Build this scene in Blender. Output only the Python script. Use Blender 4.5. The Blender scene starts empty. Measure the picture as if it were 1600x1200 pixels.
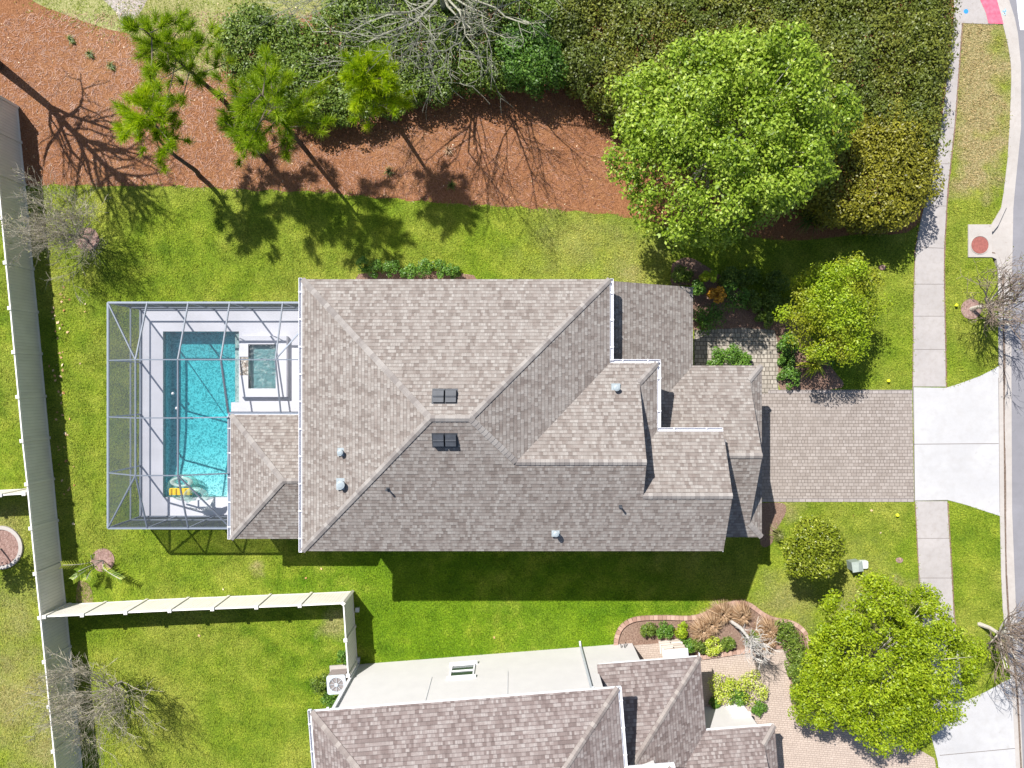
import bpy, math, random
import numpy as np
from mathutils import Vector, noise as mnoise
R = math.radians
# ---------------------------------------------------------------- camera, sky, sun, exposure
S = bpy.context.scene
COL = S.collection
H = 33.4                      # drone height above the lawn, looking straight down
F = 1109.0                    # focal length in pixels of the 1600 px photograph
cam = bpy.data.cameras.new('camera'); cam_o = bpy.data.objects.new('camera', cam); COL.objects.link(cam_o)
cam_o.location = (0, 0, H); cam_o.rotation_euler = (0, 0, 0)
cam.sensor_width = 36; cam.lens = F/1600*36; cam.clip_start = .1; cam.clip_end = 600
S.camera = cam_o
SX, SY = .485, .648           # shadow length east and south for each metre of height
sunv = Vector((-SX, SY, 1)).normalized()
elev = math.asin(sunv.z); azim = math.atan2(sunv.x, sunv.y)
w = bpy.data.worlds.new('World'); S.world = w; w.use_nodes = True
wn = w.node_tree
bg = wn.nodes.get('Background') or wn.nodes.new('ShaderNodeBackground')
sky = wn.nodes.new('ShaderNodeTexSky'); sky.sky_type = 'NISHITA'; sky.sun_disc = False
sky.sun_elevation = elev; sky.sun_rotation = azim
sky.air_density = 1.0; sky.dust_density = 1.0
wn.links.new(sky.outputs[0], bg.inputs[0]); bg.inputs[1].default_value = .08
sun = bpy.data.lights.new('sun', 'SUN'); sun.energy = 5.0; sun.angle = R(.5); sun.color = (1, .965, .915)
sun_o = bpy.data.objects.new('sun', sun); COL.objects.link(sun_o)
sun_o.rotation_euler = sunv.to_track_quat('Z', 'Y').to_euler()
S.view_settings.view_transform = 'Standard'; S.view_settings.look = 'None'
S.view_settings.exposure = .85; S.view_settings.gamma = 1
S.cycles.max_bounces = 8; S.cycles.transparent_max_bounces = 24
S.cycles.use_denoising = True
rng = np.random.default_rng(7); random.seed(7)

def W(px, py, h=0.0):
    k = (H-h)/F
    return ((px-800)*k, -(py-600)*k)
def WP(pts, h=0.0): return [W(x, y, h) for x, y in pts]

# ---------------------------------------------------------------- helpers: objects
def tag(o, label=None, cat=None, group=None, kind=None):
    if label: o['label'] = label
    if cat: o['category'] = cat
    if group: o['group'] = group
    if kind: o['kind'] = kind
    return o
def thing(name, loc, label, cat, group=None):
    o = bpy.data.objects.new(name, None); COL.objects.link(o); o.location = loc
    o.empty_display_size = .3
    return tag(o, label, cat, group)
def origin(o):
    v = Vector((0, 0, 0))
    while o is not None: v += o.location; o = o.parent
    return v
def link(name, me, parent=None, loc=None):
    o = bpy.data.objects.new(name, me); COL.objects.link(o)
    if parent is not None: o.parent = parent
    return o
def np_mesh(name, V, Fc, mat, parent=None, tint=None, loc=None, uv=None, smooth=False):
    """V (n,3) world coordinates, Fc (m,4) quads; tint per face."""
    V = np.asarray(V, dtype=np.float32); Fc = np.asarray(Fc, dtype=np.int32)
    org = origin(parent) if parent is not None else Vector(loc or (0, 0, 0))
    V = V - np.array(org, dtype=np.float32)
    me = bpy.data.meshes.new(name); n, k = Fc.shape
    me.vertices.add(len(V)); me.vertices.foreach_set('co', V.ravel())
    me.loops.add(n*k); me.loops.foreach_set('vertex_index', Fc.ravel())
    me.polygons.add(n); me.polygons.foreach_set('loop_start', np.arange(0, n*k, k, dtype=np.int32))
    me.update(calc_edges=True)
    if tint is not None:
        a = me.attributes.new('tint', 'FLOAT', 'FACE'); a.data.foreach_set('value', np.asarray(tint, dtype=np.float32))
    if smooth: me.polygons.foreach_set('use_smooth', np.ones(n, dtype=bool))
    me.materials.append(mat)
    o = link(name, me, parent)
    if parent is None: o.location = org
    return o

class MB:
    """collects shapes in world coordinates, builds ONE mesh object"""
    def __init__(s): s.v = []; s.f = []; s.uv = []; s.t = []
    def face(s, pts, uv=None, t=0.5):
        i = len(s.v); s.v += [tuple(p) for p in pts]; s.f.append(list(range(i, i+len(pts))))
        s.uv += uv if uv else [(p[0], p[1]) for p in pts]; s.t.append(t)
    def plane(s, pts, t=.5):
        """sloping roof face: u along the eave, v up the slope, metres; pts counter-clockwise from above"""
        P = [Vector(p) for p in pts]; n = Vector((0, 0, 0))
        for a, b in zip(P, P[1:]+P[:1]): n += a.cross(b)
        n.normalize()
        if n.z < 0: P.reverse(); n = -n
        e = Vector((-n.y, n.x, 0))
        e = e.normalized() if e.length > 1e-4 else Vector((1, 0, 0))
        u = n.cross(e)
        s.face(P, [(p.dot(e), p.dot(u)) for p in P], t)
    def hexa(s, lo, hi, t=.5):
        n = len(lo)
        s.face(list(reversed(lo)), t=t); s.face(hi, t=t)
        for i in range(n):
            j = (i+1) % n
            a, b, c, d = lo[i], lo[j], hi[j], hi[i]
            L = math.dist(a, b); hgt = math.dist(a, d)
            s.face([a, b, c, d], [(0, 0), (L, 0), (L, hgt), (0, hgt)], t)
    def box(s, c, size, rz=0, t=.5):
        hx, hy, hz = size[0]/2, size[1]/2, size[2]/2; ca, sa = math.cos(rz), math.sin(rz)
        q = [(-hx, -hy), (hx, -hy), (hx, hy), (-hx, hy)]
        q = [(c[0]+x*ca-y*sa, c[1]+x*sa+y*ca) for x, y in q]
        s.hexa([(x, y, c[2]-hz) for x, y in q], [(x, y, c[2]+hz) for x, y in q], t)
    def bar(s, p0, p1, wd, ht, up=(0, 0, 1), t=.5):
        a = Vector(p0); b = Vector(p1); d = (b-a).normalized(); u = Vector(up)
        if abs(d.dot(u)) > .98: u = Vector((1, 0, 0))
        x = d.cross(u).normalized()*wd/2; y = x.cross(d).normalized()*ht/2
        lo = [a-x-y, a+x-y, a+x+y, a-x+y]; hi = [b-x-y, b+x-y, b+x+y, b-x+y]
        s.face(lo[::-1], t=t); s.face(hi, t=t)
        for i in range(4):
            j = (i+1) % 4; s.face([lo[i], lo[j], hi[j], hi[i]], t=t)
    def tube(s, pts, rad, n=6, t=.5, cap=True):
        P = [Vector(p) for p in pts]; rings = []
        ref = None
        for i, p in enumerate(P):
            d = (P[min(i+1, len(P)-1)]-P[max(i-1, 0)]).normalized()
            if ref is None: ref = Vector((1, 0, 0)) if abs(d.x) < .8 else Vector((0, 1, 0))
            x = d.cross(ref).normalized(); y = d.cross(x); ref = y.cross(d)*1.0
            ref = -x.cross(d) if False else ref
            r = rad[i] if hasattr(rad, '__len__') else rad
            rings.append([p+(x*math.cos(2*math.pi*k/n)+y*math.sin(2*math.pi*k/n))*r for k in range(n)])
            ref = Vector((1, 0, 0)) if abs(d.x) < .8 else Vector((0, 1, 0))
        for a, b in zip(rings, rings[1:]):
            for k in range(n):
                j = (k+1) % n; s.face([a[k], a[j], b[j], b[k]], t=t)
        if cap: s.face(rings[-1], t=t); s.face(rings[0][::-1], t=t)
    def lathe(s, c, prof, n=16, t=.5, sx=1, sy=1):
        rings = [[(c[0]+r*sx*math.cos(2*math.pi*k/n), c[1]+r*sy*math.sin(2*math.pi*k/n), c[2]+z) for k in range(n)] for r, z in prof]
        for a, b in zip(rings, rings[1:]):
            for k in range(n):
                j = (k+1) % n; s.face([a[k], a[j], b[j], b[k]], t=t)
        s.face(rings[-1], t=t); s.face(rings[0][::-1], t=t)
    def poly(s, pts, z, t=.5): s.face([(x, y, z) for x, y in pts], t=t)
    def slab(s, pts, z0, z1, t=.5): s.hexa([(x, y, z0) for x, y in pts], [(x, y, z1) for x, y in pts], t)
    def torus(s, c, Rr, r, n=24, m=10, sx=1, sy=1, a0=0, a1=2*math.pi, tilt=None):
        rings = []
        for i in range(n+1):
            a = a0+(a1-a0)*i/n
            ring = []
            for k in range(m):
                b = 2*math.pi*k/m
                q = Vector(((Rr+r*math.cos(b))*math.cos(a)*sx, (Rr+r*math.cos(b))*math.sin(a)*sy, r*math.sin(b)))
                if tilt: q.rotate(tilt)
                ring.append(Vector(c)+q)
            rings.append(ring)
        for a, b in zip(rings, rings[1:]):
            for k in range(m):
                j = (k+1) % m; s.face([a[k], b[k], b[j], a[j]])
    def build(s, name, mat, parent=None, smooth=False, loc=None, weld=False):
        org = origin(parent) if parent is not None else Vector(loc) if loc else Vector((0, 0, 0))
        me = bpy.data.meshes.new(name)
        me.from_pydata([(x-org.x, y-org.y, z-org.z) for x, y, z in s.v], [], s.f)
        uvl = me.uv_layers.new(name='UVMap'); uvl.data.foreach_set('uv', [c for q in s.uv for c in q])
        a = me.attributes.new('tint', 'FLOAT', 'FACE'); a.data.foreach_set('value', s.t)
        me.materials.append(mat)
        if weld or smooth:
            import bmesh
            bm = bmesh.new(); bm.from_mesh(me); bmesh.ops.remove_doubles(bm, verts=bm.verts, dist=1e-4); bm.to_mesh(me); bm.free()
        if smooth: me.polygons.foreach_set('use_smooth', [True]*len(me.polygons))
        o = link(name, me, parent)
        if parent is None: o.location = org
        return o

def arc(cx, cy, rx, ry=None, n=24, a0=0, a1=2*math.pi):
    ry = ry or rx
    return [(cx+rx*math.cos(a0+(a1-a0)*i/n), cy+ry*math.sin(a0+(a1-a0)*i/n)) for i in range(n)]
def inpoly(x, y, poly):
    x = np.asarray(x); y = np.asarray(y); c = np.zeros(x.shape, bool)
    n = len(poly); j = n-1
    for i in range(n):
        xi, yi = poly[i]; xj, yj = poly[j]
        if yi != yj:
            c ^= ((yi > y) != (yj > y)) & (x < (xj-xi)*(y-yi)/(yj-yi)+xi)
        j = i
    return c
def smoothline(pts, n=6):
    """Catmull-Rom through pts"""
    P = [pts[0]]+list(pts)+[pts[-1]]; out = []
    for i in range(1, len(P)-2):
        for k in range(n):
            t = k/n
            out.append(tuple(.5*((2*P[i][a])+(-P[i-1][a]+P[i+1][a])*t+(2*P[i-1][a]-5*P[i][a]+4*P[i+1][a]-P[i+2][a])*t*t
                       + (-P[i-1][a]+3*P[i][a]-3*P[i+1][a]+P[i+2][a])*t**3) for a in range(len(P[0]))))
    return out+[tuple(P[-2])]

# ---------------------------------------------------------------- helpers: materials
class Mt:
    def __init__(s, name, rough=.8, spec=.3):
        s.m = bpy.data.materials.new(name); s.m.use_nodes = True; s.t = s.m.node_tree
        s.b = s.t.nodes.get('Principled BSDF'); s.out = s.t.nodes.get('Material Output')
        s.b.inputs['Roughness'].default_value = rough; s.b.inputs['Specular IOR Level'].default_value = spec
    def n(s, typ, ins=None, **at):
        q = s.t.nodes.new('ShaderNode'+typ)
        for k, v in at.items(): setattr(q, k, v)
        for k, v in (ins or {}).items(): s.set(q, k, v)
        return q
    def set(s, q, k, v):
        if isinstance(v, tuple) and len(v) == 2 and hasattr(v[0], 'outputs'): s.t.links.new(v[0].outputs[v[1]], q.inputs[k])
        elif hasattr(v, 'outputs'): s.t.links.new(v.outputs[0], q.inputs[k])
        elif isinstance(v, tuple) and len(v) == 3 and q.inputs[k].type == 'RGBA': q.inputs[k].default_value = (*v, 1)
        else: q.inputs[k].default_value = v
    def pos(s): return (s.n('NewGeometry'), 'Position')
    def uv(s): return (s.n('UVMap', uv_map='UVMap'), 0)
    def mapv(s, vec, scale=(1, 1, 1), rot=(0, 0, 0), loc=(0, 0, 0)):
        return (s.n('Mapping', {'Vector': vec, 'Scale': scale, 'Rotation': rot, 'Location': loc}), 0)
    def noise(s, vec, scale, detail=4, rough=.55, out=0):
        return (s.n('TexNoise', {'Vector': vec, 'Scale': scale, 'Detail': detail, 'Roughness': rough}), out)
    def voro(s, vec, scale, feature='F1', out=0, rnd=1.0):
        return (s.n('TexVoronoi', {'Vector': vec, 'Scale': scale, 'Randomness': rnd}, feature=feature), out)
    def ramp(s, fac, stops, interp='LINEAR'):
        q = s.n('ValToRGB', {'Fac': fac}); r = q.color_ramp; r.interpolation = interp
        while len(r.elements) < len(stops): r.elements.new(.5)
        for e, (p, c) in zip(r.elements, stops):
            e.position = p; e.color = (*c, 1) if isinstance(c, tuple) else (c, c, c, 1)
        return (q, 0)
    def mix(s, f, a, b, mode='MIX'):
        q = s.n('Mix', data_type='RGBA', blend_type=mode)
        for idx, v in ((0, f), (6, a), (7, b)):
            i = q.inputs[idx]
            if isinstance(v, tuple) and len(v) == 2 and hasattr(v[0], 'outputs'): s.t.links.new(v[0].outputs[v[1]], i)
            elif isinstance(v, tuple): i.default_value = (*v, 1)
            elif idx == 0: i.default_value = v
            else: i.default_value = (v, v, v, 1)
        return (q, 2)
    def math(s, op, a, b=0.0, clamp=False):
        q = s.n('Math', operation=op, use_clamp=clamp); s.set(q, 0, a); s.set(q, 1, b); return (q, 0)
    def attr(s, name, out='Fac'): return (s.n('Attribute', attribute_name=name), out)
    def bump(s, h, dist=.02, strength=1.0, normal=None):
        q = s.n('Bump', {'Height': h, 'Distance': dist, 'Strength': strength})
        if normal: s.set(q, 'Normal', normal)
        s.t.links.new(q.outputs[0], s.b.inputs['Normal']); return (q, 0)
    def col(s, c): s.set(s.b, 'Base Color', c)
    def blob(s, x, y, r, soft=.6):
        """1 inside a real patch of ground round (x, y)"""
        v = s.n('VectorMath', operation='DISTANCE'); s.set(v, 0, s.pos()); v.inputs[1].default_value = (x, y, 0)
        nz = s.noise(s.pos(), .9, 5)
        d = s.math('ADD', (v, 1), s.math('MULTIPLY', s.math('SUBTRACT', nz, .5), 1.2+r*1.5))
        mr = s.n('MapRange', {'Value': d, 'From Min': r*(1-soft), 'From Max': r, 'To Min': 1.0, 'To Max': 0.0}); return (mr, 0)

def plain(name, c, rough=.6, spec=.3, var=.08, scale=6, bump=0.0, metal=0):
    m = Mt(name, rough, spec); p = m.pos()
    nz = m.noise(p, scale, 5)
    lo = tuple(x*(1-var) for x in c); hi = tuple(min(1, x*(1+var)) for x in c)
    m.col(m.ramp(nz, [(.3, lo), (.7, hi)]))
    m.b.inputs['Metallic'].default_value = metal
    if bump: m.bump(m.noise(p, scale*8, 4), bump, .6)
    return m.m

def lawn_colour(m):
    p = m.pos()
    big = m.noise(p, .16, 4, .6); mid = m.noise(p, .9, 5, .6); fine = m.noise(p, 9, 5, .7)
    g = m.ramp(mid, [(.3, (.125, .205, .013)), (.5, (.205, .285, .020)), (.7, (.30, .36, .035))])
    yel = m.ramp(mid, [(.3, (.25, .28, .035)), (.7, (.42, .41, .085))])
    patch = m.ramp(big, [(.44, 0.0), (.62, .65)])
    c = m.mix(patch, g, yel)
    # strips that really are other turf: the vivid side yard, the dry verge and the pale yard beyond the fence
    vivid = m.blob(*W(640, 950), 7.0); vivid2 = m.blob(*W(900, 990), 6.0); vv = m.math('MAXIMUM', vivid, vivid2)
    g2 = m.ramp(mid, [(.3, (.080, .185, .003)), (.7, (.165, .295, .006))])
    c = m.mix(m.math('MULTIPLY', vv, .75), c, g2)
    dead = m.ramp(fine, [(.3, (.27, .215, .08)), (.7, (.56, .46, .24))])
    d = m.blob(*W(1526, 62), 2.6, .7)
    for x, y, r in ((1532, 105, 1.7), (1528, 150, 1.7), (1534, 190, 1.5), (1532, 232, 1.4), (1520, 280, .9)): d = m.math('MAXIMUM', d, m.blob(*W(x, y), r*1.45, .7))
    for x, y, r, a in ((1345, 940, 2.6, .35), (1230, 930, 2.0, .45), (1225, 790, .9, .5), (30, 1090, 3.2, .6), (20, 960, 2.0, .45), (60, 1170, 2.0, .6), (15, 820, 1.5, .4), (525, 975, .9, .6), (400, 885, .5, .7), (1400, 930, 1.0, .7),
                       (900, 380, 3.0, .3), (980, 400, 2.4, .35), (215, 545, 1.4, .2), (990, 425, 1.2, .5)):
        d = m.math('MAXIMUM', d, m.math('MULTIPLY', m.blob(*W(x, y), r, .9), a))
    c = m.mix(d, c, dead)
    tx = m.noise(m.mapv(p, (1, 1, .4)), 13, 4, .8); tx2 = m.noise(p, 5, 4, .75)
    c = m.mix(m.ramp(tx, [(.36, .85), (.5, 0.0)]), c, m.mix(1.0, c, (.36, .42, .4), 'MULTIPLY'))
    c = m.mix(m.ramp(tx, [(.54, 0.0), (.68, .9)]), c, m.mix(1.0, c, (1.75, 1.6, 2.2), 'MULTIPLY'))
    c = m.mix(m.ramp(tx2, [(.36, .45), (.5, 0.0)]), c, m.mix(1.0, c, (.5, .58, .5), 'MULTIPLY'))
    return c, fine, mid, p

def mat_lawn():
    m = Mt('lawn turf', .9, .1); c, fine, mid, p = lawn_colour(m)
    f2 = m.noise(p, 22, 3, .7)
    c = m.mix(m.ramp(f2, [(.3, .75), (.6, 0.0)]), c, (.030, .055, .004))
    m.col(c); m.bump(m.math('ADD', fine, f2), .06, 1.0); return m.m
def mat_blades():
    m = Mt('grass blades', .7, .2); c, fine, mid, p = lawn_colour(m)
    t = m.attr('tint')
    c = m.mix(m.math('MULTIPLY', t, .5), c, m.mix(1.0, c, (1.5, 1.35, 1.2), 'MULTIPLY'))
    m.col(c)
    tr = m.n('BsdfTranslucent', {'Color': c}); mx = m.n('MixShader', {0: .3})
    m.t.links.new(m.b.outputs[0], mx.inputs[1]); m.t.links.new(tr.outputs[0], mx.inputs[2]); m.t.links.new(mx.outputs[0], m.out.inputs[0])
    return m.m
def leafmat(name, dark, mid, light, trans=.3, rough=.45, patch=None):
    m = Mt(name, rough, .35); t = m.attr('tint')
    c = m.ramp(t, [(.0, dark), (.5, mid), (1.0, light)])
    if patch:
        nb2 = m.noise(m.pos(), .9, 4, .6); c = m.mix(m.ramp(nb2, [(.58, 0.0), (.74, .5)]), c, m.ramp(t, [(0, (.05, .035, .015)), (1, (.17, .125, .05))])) if name.startswith(('olive', 'golden')) else c
        nz = m.noise(m.pos(), .55, 3)
        c = m.mix(m.ramp(nz, [(.45, 0.0), (.6, 1.0)]), c, m.ramp(t, [(0, tuple(x*.6 for x in patch)), (1, patch)]))
    m.col(c)
    tr = m.n('BsdfTranslucent', {'Color': c}); mx = m.n('MixShader', {0: trans})
    m.t.links.new(m.b.outputs[0], mx.inputs[1]); m.t.links.new(tr.outputs[0], mx.inputs[2]); m.t.links.new(mx.outputs[0], m.out.inputs[0])
    return m.m
def mat_mulch(name, a, b, c_, speck=(.55, .42, .33), sc=14):
    m = Mt(name, .95, .1); p = m.pos()
    sp = m.mapv(p, (1, 1, 1)); f = m.noise(sp, sc, 6, .75); big = m.noise(p, .8, 4); str_ = m.noise(m.mapv(p, (1, .22, 1), (0, 0, .8)), sc*1.8, 4, .7)
    f = m.math('ADD', m.math('MULTIPLY', f, .6), m.math('MULTIPLY', str_, .4))
    col = m.ramp(f, [(.34, a), (.5, b), (.66, c_)])
    col = m.mix(m.ramp(big, [(.35, 0.0), (.75, .45)]), col, tuple(x*.8 for x in b))
    s = m.voro(p, 5.5); s2 = m.noise(p, 2.2, 3)
    col = m.mix(m.math('MULTIPLY', m.ramp(s, [(.05, 1.0), (.12, 0.0)]), m.ramp(s2, [(.5, 0.0), (.6, .8)])), col, speck)
    fade = m.noise(p, .22, 5, .65); col = m.mix(m.ramp(fade, [(.46, 0.0), (.66, .55)]), col, m.mix(1.0, col, (1.25, 1.45, 1.5), 'MULTIPLY'))
    m.col(col); m.bump(f, .09, 1.0); return m.m
def mat_concrete(name, c, stain=.2, dirt=(.30, .27, .23), sc=1.0):
    m = Mt(name, .85, .2); p = m.pos()
    a = m.noise(p, .6*sc, 5, .6); f = m.noise(p, 30, 4, .7); g = m.noise(p, 4*sc, 5, .6)
    lo = tuple(x*.80 for x in c)
    col = m.mix(m.ramp(a, [(.3, .8), (.7, 0.0)]), c, lo)
    col = m.mix(m.ramp(g, [(.30, stain), (.55, 0.0)]), col, dirt)
    col = m.mix(m.ramp(f, [(.3, .25), (.5, 0.0)]), col, tuple(x*.7 for x in c))
    dr = m.noise(m.mapv(p, (.35, 1.6, 1)), .9, 4, .6); col = m.mix(m.ramp(dr, [(.50, 0.0), (.72, .30)]), col, tuple(x*.72 for x in c))
    sp = m.noise(p, 2.6, 2, .5); col = m.mix(m.ramp(sp, [(.70, 0.0), (.76, .5)]), col, dirt)
    m.col(col); m.bump(f, .006, .5); return m.m
def mat_pavers(name, ca, cb, joint, bw=.24, bh=.17, rot=0, cleaned=.6, msize=.012):
    m = Mt(name, .85, .2); p = m.mapv(m.pos(), (1, 1, 1), (0, 0, rot))
    br = m.n('TexBrick', {'Vector': p, 'Color1': (0, 0, 0), 'Color2': (1, 1, 1), 'Mortar': (0, 0, 0), 'Scale': 1.0, 'Mortar Size': msize,
                          'Mortar Smooth': .3, 'Bias': 0.0, 'Brick Width': bw, 'Row Height': bh}, offset=.5, offset_frequency=2, squash=.62, squash_frequency=3)
    col = m.ramp((br, 0), [(0, ca), (.5, tuple((x+y)/2 for x, y in zip(ca, cb))), (1, cb)])
    wear = m.noise(m.pos(), .45, 4, .6)
    jc = m.mix(m.ramp(wear, [(.42, 0.0), (.62, cleaned)]), joint, tuple(x*.85 for x in ca))
    col = m.mix((br, 1), col, jc)
    g = m.noise(m.pos(), 1.4, 5, .65); col = m.mix(m.ramp(g, [(.3, .35), (.6, 0.0)]), col, tuple(x*.7 for x in ca))
    m.col(col)
    m.bump(m.math('SUBTRACT', m.math('MULTIPLY', m.noise(m.pos(), 40, 3), .3), (br, 1)), .012, .8); return m.m
def mat_shingle(name, stops, warm):
    m = Mt(name, .92, .12); uv = m.uv()
    nzv = m.noise(m.mapv(uv, (1, 1, 1)), .35, 3)
    br = m.n('TexBrick', {'Vector': uv, 'Color1': (0, 0, 0), 'Color2': (1, 1, 1), 'Mortar': (.5, .5, .5), 'Scale': 1.0, 'Mortar Size': .006,
                          'Mortar Smooth': .2, 'Bias': 0.0, 'Brick Width': .155, 'Row Height': .145}, offset=.37, offset_frequency=2, squash=.6, squash_frequency=3)
    br2 = m.n('TexBrick', {'Vector': m.mapv(uv, (1, 1, 1), (0, 0, 0), (.11, .29, 0)), 'Color1': (0, 0, 0), 'Color2': (1, 1, 1), 'Mortar': (.5, .5, .5), 'Scale': 1.0,
                           'Mortar Size': 0.0, 'Bias': 0.0, 'Brick Width': .31, 'Row Height': .29}, offset=.61, offset_frequency=3, squash=.5, squash_frequency=2)
    v = m.math('ADD', m.math('MULTIPLY', (br, 0), .78), m.math('MULTIPLY', (br2, 0), .22))
    big = m.noise(m.pos(), .35, 4, .6)
    v = m.math('ADD', v, m.math('MULTIPLY', m.math('SUBTRACT', big, .5), .14))
    col = m.ramp(v, stops)
    hue = m.noise(m.mapv(uv, (3, 7, 1)), 1.0, 1)
    col = m.mix(m.ramp(hue, [(.5, 0.0), (.6, .35)]), col, warm)
    gr = m.noise(m.pos(), 45, 3, .7); col = m.mix(m.ramp(gr, [(.3, .28), (.55, 0.0)]), col, tuple(x*.45 for x in stops[0][1]))
    st = m.noise(m.mapv(uv, (.9, .12, 1)), 1.1, 5, .7)      # streaks of old rain dirt running down the slope
    col = m.mix(m.ramp(st, [(.5, 0.0), (.75, .28)]), col, tuple(x*.8 for x in stops[0][1]))
    sep = m.n('SeparateXYZ', {0: uv}); saw = m.math('FRACT', m.math('DIVIDE', (sep, 1), .145))
    edge = m.ramp(saw, [(.0, 1.0), (.12, .5), (.24, 0.0)])
    col = m.mix(m.math('MULTIPLY', edge, .55), col, tuple(x*.42 for x in stops[0][1]))
    m.col(col)
    hgt = m.math('ADD', m.math('MULTIPLY', m.math('SUBTRACT', 1.0, saw), .9), m.math('MULTIPLY', (br, 0), .9))
    m.bump(hgt, .016, 1.0); return m.m

M = {}
M['lawn'] = mat_lawn(); M['blades'] = mat_blades()
M['pine_straw'] = mat_mulch('pine straw mulch', (.085, .034, .016), (.245, .108, .050), (.42, .215, .115))
M['bark'] = mat_mulch('bark mulch', (.09, .05, .038), (.22, .135, .10), (.38, .27, .21), sc=18)
M['dry'] = mat_mulch('dry grass ground', (.13, .14, .04), (.27, .26, .10), (.42, .37, .20), sc=10)
M['sand'] = mat_mulch('bare sandy soil', (.22, .17, .15), (.36, .30, .27), (.48, .42, .38), sc=9)
M['soil'] = mat_mulch('bare soil', (.10, .07, .04), (.20, .15, .08), (.32, .26, .14), sc=9)
M['concrete'] = mat_concrete('sidewalk concrete', (.36, .335, .325), .30, (.22, .19, .165))
M['apron'] = mat_concrete('driveway apron concrete', (.43, .425, .43), .30, (.30, .285, .27), .6)
M['curb'] = mat_concrete('curb concrete', (.40, .37, .345), .25, (.25, .21, .18))
M['deck'] = mat_concrete('pool deck coating', (.74, .74, .80), .04, (.62, .62, .64))
M['joint'] = plain('control joint', (.16, .14, .13), .9)
M['dirt'] = mat_mulch('gutter dirt', (.08, .055, .045), (.16, .115, .09), (.27, .21, .175), sc=12)
M['asphalt'] = mat_concrete('street asphalt', (.215, .21, .228), .25, (.15, .15, .155))
M['roadpaint'] = plain('white road paint', (.55, .55, .58), .6)
M['pavers'] = mat_pavers('driveway pavers', (.240, .205, .182), (.312, .275, .250), (.12, .098, .085), .24, .155, 0, .75, .010)
M['walk'] = mat_pavers('walkway pavers', (.25, .22, .185), (.37, .335, .285), (.09, .075, .06), .25, .20, 0, .1, .016)
M['pavers2'] = mat_pavers('neighbour pavers', (.39, .315, .265), (.44, .36, .305), (.31, .245, .205), .2, .1, .08, .7)
M['border'] = mat_pavers('paver border', (.26, .23, .215), (.32, .285, .27), (.13, .11, .10), .3, .3, 0, .2)
M['edging'] = mat_pavers('brick edging', (.46, .27, .20), (.62, .42, .33), (.25, .14, .10), .2, .4, .4, .1)
M['roof1'] = mat_shingle('grey brown shingles', [(.10, (.160, .134, .120)), (.34, (.204, .178, .161)), (.52, (.236, .211, .193)), (.70, (.265, .241, .221)), (.92, (.300, .277, .256))], (.205, .168, .150))
M['roof2'] = mat_shingle('brown mauve shingles', [(.12, (.135, .106, .099)), (.36, (.182, .149, .140)), (.52, (.218, .184, .174)), (.70, (.250, .217, .205)), (.9, (.282, .252, .24))], (.185, .142, .132))
def mat_cap(name, a, b):
    m = Mt(name, .9, .15); t = m.attr('tint'); c = m.ramp(t, [(0, a), (1, b)])
    g = m.noise(m.pos(), 45, 3, .7); c = m.mix(m.ramp(g, [(.3, .4), (.55, 0.0)]), c, tuple(x*.6 for x in a))
    m.col(c); m.bump(g, .004, .6); return m.m
M['cap1'] = mat_cap('ridge cap shingles', (.185, .165, .155), (.29, .268, .25))
M['cap2'] = mat_cap('ridge cap shingles mauve', (.19, .16, .148), (.30, .268, .245))
M['white'] = plain('white painted metal', (.66, .66, .69), .4, .4, .04)
M['greymetal'] = plain('mid grey metal', (.42, .44, .47), .45, .4, .06)  # one even mid grey for downspouts, wall joints and small boxes
M['alum'] = plain('grey white aluminium frame', (.23, .265, .325), .45, .4, .05)
M['bronze'] = plain('grey roof vent', (.045, .05, .06), .55, .4, .2)
M['pipe'] = plain('lead vent boot', (.27, .31, .33), .5, .4, .1)
M['stucco'] = plain('white stucco', (.53, .515, .505), .9, .1, .035, 1.5, .004)
M['stucco2'] = plain('greige stucco', (.58, .55, .50), .9, .1, .04, 1.5, .004)
M['trim'] = plain('white trim', (.74, .74, .76), .6, .2, .03)
M['glass'] = plain('dark window glass', (.03, .05, .045), .08, .6, .1)
M['dark'] = plain('dark rubber', (.02, .02, .022), .7)
M['black'] = plain('black plastic', (.012, .012, .014), .5)
M['vinyl'] = None
def mat_vinyl():
    m = Mt('tan vinyl fence', .5, .35); uv = m.uv(); sep = m.n('SeparateXYZ', {0: uv})
    fr = m.math('FRACT', m.math('DIVIDE', (sep, 0), .145)); g = m.ramp(fr, [(.0, 0.0), (.07, 1.0), (.93, 1.0), (1.0, 0.0)])
    nz = m.noise(m.pos(), 1.3, 4); base = m.ramp(nz, [(.3, (.62, .59, .535)), (.7, (.69, .66, .60))])
    stn = m.noise(m.mapv(uv, (2.2, .35, 1)), 1.6, 5, .7); m.col(m.mix(m.ramp(stn, [(.5, 0.0), (.75, .3)]), m.mix(g, (.42, .39, .35), base), (.36, .35, .29))); m.bump(g, .012, .7); return m.m
M['vinyl'] = mat_vinyl()
M['vinylrail'] = plain('white vinyl rail', (.74, .71, .67), .45, .4, .04)
M['barkgrey'] = plain('pale grey bark', (.40, .37, .32), .9, .1, .25, 9, .01)
M['barkolive'] = plain('olive grey bark', (.26, .255, .20), .9, .1, .25, 9, .01)
M['barktan'] = plain('tan twigs', (.37, .33, .255), .9, .1, .25, 9, .01)
M['barkwhite'] = plain('white bark', (.48, .455, .42), .85, .1, .12, 9, .01)
M['barkpale'] = plain('bleached twigs', (.40, .375, .32), .9, .1, .2, 9)
M['barkdark'] = plain('dark bark', (.085, .062, .048), .9, .1, .3, 9, .01)
M['barkbrown'] = plain('brown twigs', (.20, .155, .125), .9, .1, .25, 9)
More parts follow.
